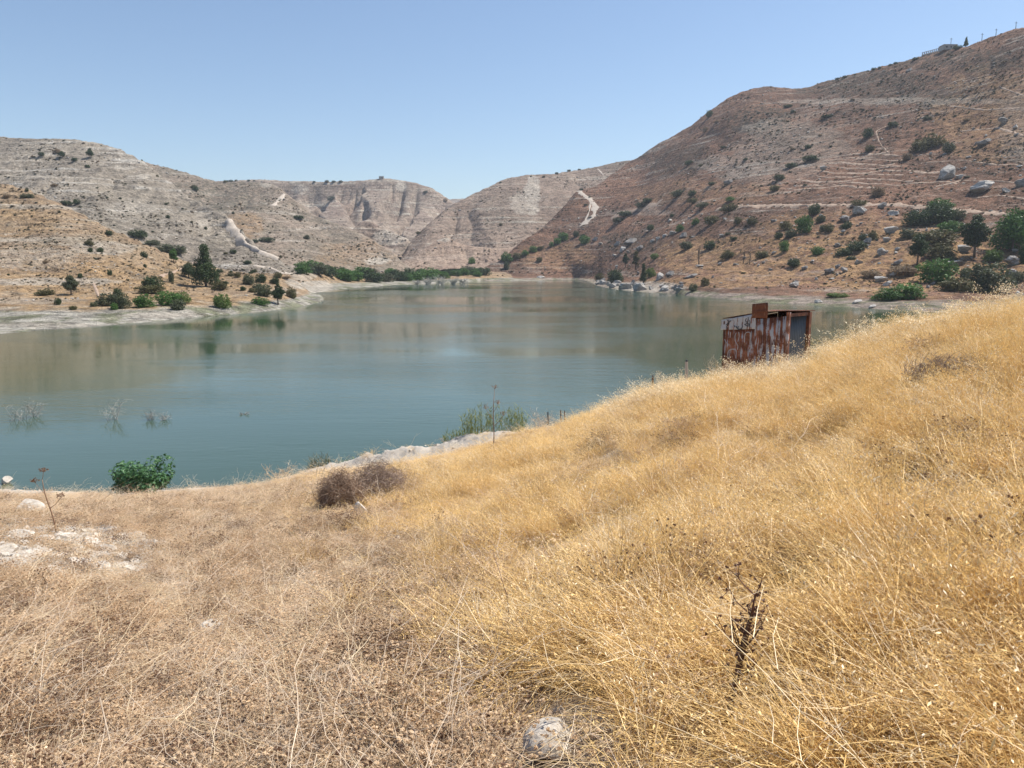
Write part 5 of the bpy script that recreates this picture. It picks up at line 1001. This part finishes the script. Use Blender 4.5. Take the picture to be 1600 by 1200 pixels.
# dark dead plant close to the camera
l = xyz_at(1138, 1135); root = empty('dead_thistle', tuple(l)); tag(root, 'dark reddish dead plant with a thick stem, near the bottom in the golden grass', 'dead plant'); rg = np.random.default_rng(12); s_ = l.y/F
S_dred = straw_mat('dead_red', (.05, .024, .018), (.17, .075, .05), .05); mb = MB(); q = [np.array((u_*s_, 0, v_*s_)) for u_, v_ in [(-4, -10), (2, 40), (10, 90), (17, 135), (22, 165), (30, 200), (34, 235)]]
mb.tube(q, np.array([9, 8, 7, 8, 7, 4, 1.5])*s_*.7, 7); mb.build('stem', S_dred, root, True); mb = MB()
for i in range(24):
    b0 = q[2+int(rg.random()*4.9)]; a = rg.random()*6.28; d = np.array((math.cos(a), math.sin(a), .5+.9*rg.random())); L = (14+44*rg.random()**1.6)*s_; e = b0+d*L*.5+rg.normal(size=3)*4*s_; e2 = e+(d+np.array((0, 0, .7)))*L*.4; mb.tube([b0, e, e2], [1.6*s_, 1.1*s_, .5*s_], 4, rg.random())
    for k in range(4): qq = e+(e2-e)*rg.random(); f = qq+rg.normal(size=3)*11*s_; mb.tube([qq, f], [.7*s_, .4*s_], 3); leaves(mb, [(f[0], f[1], f[2], 2.5*s_, 2.5*s_, 2.5*s_)], 8, 2.4*s_, rg)
mb.build('twigs', S_dred, root)
def stick(p_, h_, r_, mat, label):
    a = xyz_at(*p_[0]); q = [np.array(tuple(a))+np.array((0, 0, h_[0]))]; Y0 = a.y
    for (u_, v_), hh in zip(p_[1:], h_[1:]): q.append(P(u_, v_, Y0+hh))
    q = np.array(q); q0 = q[0].copy(); mb = MB(); mb.tube(q-q0, np.linspace(r_, r_*.5, len(q)), 6); tag(mb.build('dry_stick', mat, None, True, loc=tuple(q0)), label, 'stick')
stick([(842, 985), (868, 960), (905, 925), (940, 898)], [0, .1, .25, .4], .006, S_stalk, 'long thin brown stick leaning right out of the dry grass')
stick([(1165, 1158), (1220, 1162), (1290, 1166)], [.03, 0.0, 0.02], .006, S_grey, 'straight whitish stick lying on the ground near the bottom')
stick([(178, 1200), (170, 1150), (156, 1090)], [0, .15, .3], .006, S_grey, 'thick whitish stalk standing at the bottom left')
stick([(800, 1010), (792, 930), (770, 860)], [0, .1, .2], .005, S_stalk, 'upright thin brown stem left of the leaning stick')
# rocks in the near slope
def near_rock(px, py, w, h, kind, label, sink=.25, group=None, name='rock', cat='rock'):
    l = xyz_at(px, py)
    if l is None: return
    s = l.length/F if False else math.hypot(l.y, EYE-l.z)/F; o = link(name, random.choice(RKN[kind]), None, (l.x, l.y, l.z-h*s*sink)); o.scale = (w*s, w*s*.8, h*s*1.35); o.rotation_euler.z = random.uniform(-.6, .6); return tag(o, label, cat, group)
RKN = {'w': [rock_mesh(80+i, m_white, 4, .10, 4) for i in range(4)], 'g': [rock_mesh(90+i, m_white, 4, .14, 7) for i in range(3)]}
near_rock(866, 1172, 96, 46, 'w', 'rounded pale stone lying in the dry grass at the bottom', .1)
near_rock(45, 800, 52, 24, 'w', 'smooth white boulder in the brown grass at the left', .2)
near_rock(566, 806, 26, 28, 'w', 'small pale boulder at the foot of the dark brown dead bush', .1)
near_rock(1184, 712, 26, 12, 'w', 'pale flat stone half hidden in the golden grass', .0); near_rock(330, 990, 34, 22, 'w', 'grey stone sunk in the brown weeds, centre left', .1); near_rock(590, 1092, 56, 34, 'w', 'pale stone half covered by dry weeds near the bottom centre', .1)
near_rock(60, 1098, 60, 34, 'w', 'pale stone under dry stalks at the bottom left', .15); near_rock(135, 1140, 50, 30, 'g', 'grey stone beside the thick whitish stalk', .15); near_rock(460, 1085, 50, 26, 'w', 'flat pale stone among weeds left of the bottom centre', .2); near_rock(680, 1135, 60, 30, 'w', 'flat cream stone left of the rounded pale stone', .25); near_rock(12, 755, 16, 12, 'w', 'white stone at the left edge of the bank', .1)
for (u_, v_, a_, b_) in [(30, 838, 60, 20), (70, 846, 44, 22), (105, 840, 50, 26), (138, 850, 40, 24), (165, 862, 44, 24), (12, 862, 50, 28), (55, 870, 56, 30), (95, 872, 40, 24), (125, 882, 54, 34), (160, 888, 50, 26), (30, 888, 50, 26), (75, 893, 60, 26), (188, 874, 36, 18), (0, 845, 40, 22), (200, 888, 30, 16), (148, 838, 28, 14)]:
    near_rock(u_, v_, a_*.85, b_*.55, 'w', 'jagged white rock in the rubble patch at the left', .3, 'white rocks of the rubble patch')
xr, yr = sample_ground(9000, 6, 16, .8, .75); zbb = ground_base(xr, yr)[0]; kk = rng.random(len(xr)) < rock_patch(xr, yr, zbb)*.9; xr, yr = xr[kk], yr[kk]
x2, y2 = sample_ground(5000, 20, 42, .9, .75); zb2 = ground_base(x2, y2)[0]; k2 = (rng.random(len(x2)) < bare_bank(x2, y2, zb2)*.5) & (np.hypot(x2, y2) < ground_base(x2, y2)[3]+3); xr = np.concatenate([xr, x2[k2]]); yr = np.concatenate([yr, y2[k2]])
x3, y3 = sample_ground(1500, 1.5, 12, .9, .7); xr = np.concatenate([xr, x3]); yr = np.concatenate([yr, y3]); s_ = .03+.16*rng.random(len(xr))**3; s_[-1500:] *= .5
instancer('rubble', 'broken white stones and chips lying on the bare ground of the near slope', 'rubble', [rock_mesh(70+i, m_white, 2, .2, 7) for i in range(4)], np.stack([xr, yr, ground_z(xr, yr)-s_*.1], 1), np.stack([.3*rng.normal(size=len(s_)), .3*rng.normal(size=len(s_)), rng.random(len(s_))*6.28], 1), np.stack([s_*1.2, s_, s_*.7], 1), rng.integers(0, 4, len(s_)))
# curled bark chip beside the stone
l = xyz_at(928, 1152); s_ = math.hypot(l.y, EYE-l.z)/F; mb = MB(); u_, v_ = np.meshgrid(np.linspace(-1, 1, 17), np.linspace(-1, 1, 9)); wd_ = np.sqrt(np.clip(1-u_**2, .02, 1))
Vt = np.stack([u_*26*s_, v_*wd_*9*s_, (6*v_**2+5*u_**2)*s_+.01], -1).reshape(-1, 3); f_ = grid_faces(17, 9); mb.put(np.vstack([Vt, Vt-np.array((0, 0, .003))]), np.vstack([f_, (f_+len(Vt))[:, ::-1]]))
m, t, p = new_mat('tan_bark'); n = N(t); n.lk(n.mix(n.noise(n.objc(), 60, 4, .6), (.45, .33, .20), (.68, .54, .36)), p.inputs['Base Color']); p.inputs['Roughness'].default_value = .7
tag(mb.build('bark_chip', m, None, True, loc=(l.x, l.y, l.z+.02)), 'curled tan bark chip right of the rounded pale stone', 'bark chip')

# ------------------------------------------------------------------ ridge top structures
def sky_y(px, y0):
    for k in range(60):
        l, nn, ob = cast(px, y0+k*.5)
        if l is not None and ob in names: return l
    return None
m, t, p = new_mat('plaster'); n = N(t); n.lk(n.mix(n.noise(n.objc(), 1.2, 4, .6), (.26, .24, .22), (.40, .37, .33)), p.inputs['Base Color']); M_pl = m
m, t, p = new_mat('dark_opening'); p.inputs['Base Color'].default_value = (.03, .03, .035, 1); M_op = m
m, t, p = new_mat('dull_metal'); p.inputs['Base Color'].default_value = (.12, .12, .12, 1); M_mt = m
def house(px, py, w, h, label):
    l = sky_y(px, py); s = l.y/F; W, H = w*s, h*s; root = empty('house', (l.x, l.y+1, l.z-.5)); tag(root, label, 'house'); mb = MB(); mb.box((0, 0, H/2), (W, W*.7, H)); mb.build('wall', M_pl, root)
    mb = MB(); mb.box((0, 0, H+.12), (W*1.06, W*.76, .24)); mb.build('roof', M_pl, root)
    for k in (-.28, .05, .3): mb = MB(); mb.box((k*W, -W*.35-.01, H*.55), (W*.12, .06, H*.32)); mb.build('window', M_op, root)
house(1482, 66, 20, 7, 'long low grey house on the right hilltop'); house(596, 270, 7, 4, 'tiny square house on the rim of the far mesa')
la, lb = sky_y(1441, 78), sky_y(1472, 70)
root = empty('ridge_fence', (la.x, la.y, la.z)); tag(root, 'pillared wall climbing the skyline left of the hilltop house', 'wall'); d_ = lb-la; mb = MB(); rp_ = MB()
for i in range(11):
    q = np.array(tuple(d_))*i/10; mb = MB(); mb.box(q+np.array((0, 0, 1.2)), (.55, .55, 3.6)); mb.build('pillar', M_pl, root)
q0, q1 = np.zeros(3)+np.array((0, 0, 2.8)), np.array(tuple(d_))+np.array((0, 0, 2.8)); rp_.tube([q0, q1], .22, 4); rp_.build('top_rail', M_pl, root)
rp_ = MB(); rp_.tube([q0-np.array((0, 0, 2.6)), q1-np.array((0, 0, 2.6))], 1.0, 4); rp_.build('base_wall', M_pl, root)
for px, t_, lb_ in [(1485, 61, 'mast rising above the hilltop house'), (1534, 53, 'utility pole right of the hilltop tree'), (1556, 46, 'utility pole midway along the right skyline'), (1587, 35, 'utility pole nearest the right edge of the skyline')]:
    l = sky_y(px, t_); H = (proj(l.x, l.y, l.z)[1]-t_)*l.y/F; root = empty('utility_pole', (l.x, l.y, l.z-.5)); tag(root, lb_, 'pole', 'poles on the right skyline'); mb = MB(); mb.tube([(0, 0, 0), (0, 0, H+.5)], [.24, .16], 6); mb.build('shaft', M_mt, root)
    mb = MB(); mb.box((0, 0, H-.4), (2.2, .2, .2)); mb.build('crossarm', M_mt, root)
l = sky_y(1509, 56); H = 15*l.y/F; root = empty('tree', (l.x, l.y, l.z-.3)); tag(root, 'narrow dark conifer on the skyline right of the hilltop house', 'tree'); mb = MB(); mb.tube([(0, 0, 0), (0, 0, H*.9)], [.3, .06], 5); mb.build('trunk', m_bark, root)
mb = MB(); leaves(mb, [(.2*math.sin(i*2), .2*math.cos(i*3), H*(.2+.1*i), H*.24*(1-i*.11), H*.24*(1-i*.11), H*.09) for i in range(8)], 900, .35, np.random.default_rng(3)); mb.build('crown', L_dark, root)
l = sky_y(1496, 62); 
if l: place_bush(1496, proj(*l)[1]+1, 14, 6, 'dark', 'dark bush between the hilltop house and the conifer')

# ------------------------------------------------------------------ haze
m = bpy.data.materials.new('haze_air'); m.use_nodes = True; t = m.node_tree; t.nodes.clear(); out = t.nodes.new('ShaderNodeOutputMaterial'); pv = t.nodes.new('ShaderNodeVolumePrincipled')
pv.inputs['Density'].default_value = .00011; pv.inputs['Color'].default_value = (.78, .85, .95, 1); pv.inputs['Anisotropy'].default_value = .2; t.links.new(pv.outputs[0], out.inputs['Volume'])
mb = MB(); mb.box((0, 1200, 148), (5000, 3600, 304)); o = mb.build('haze', m); o['kind'] = 'stuff'; o['label'] = 'thin blue summer haze filling the valley'; o['category'] = 'haze'
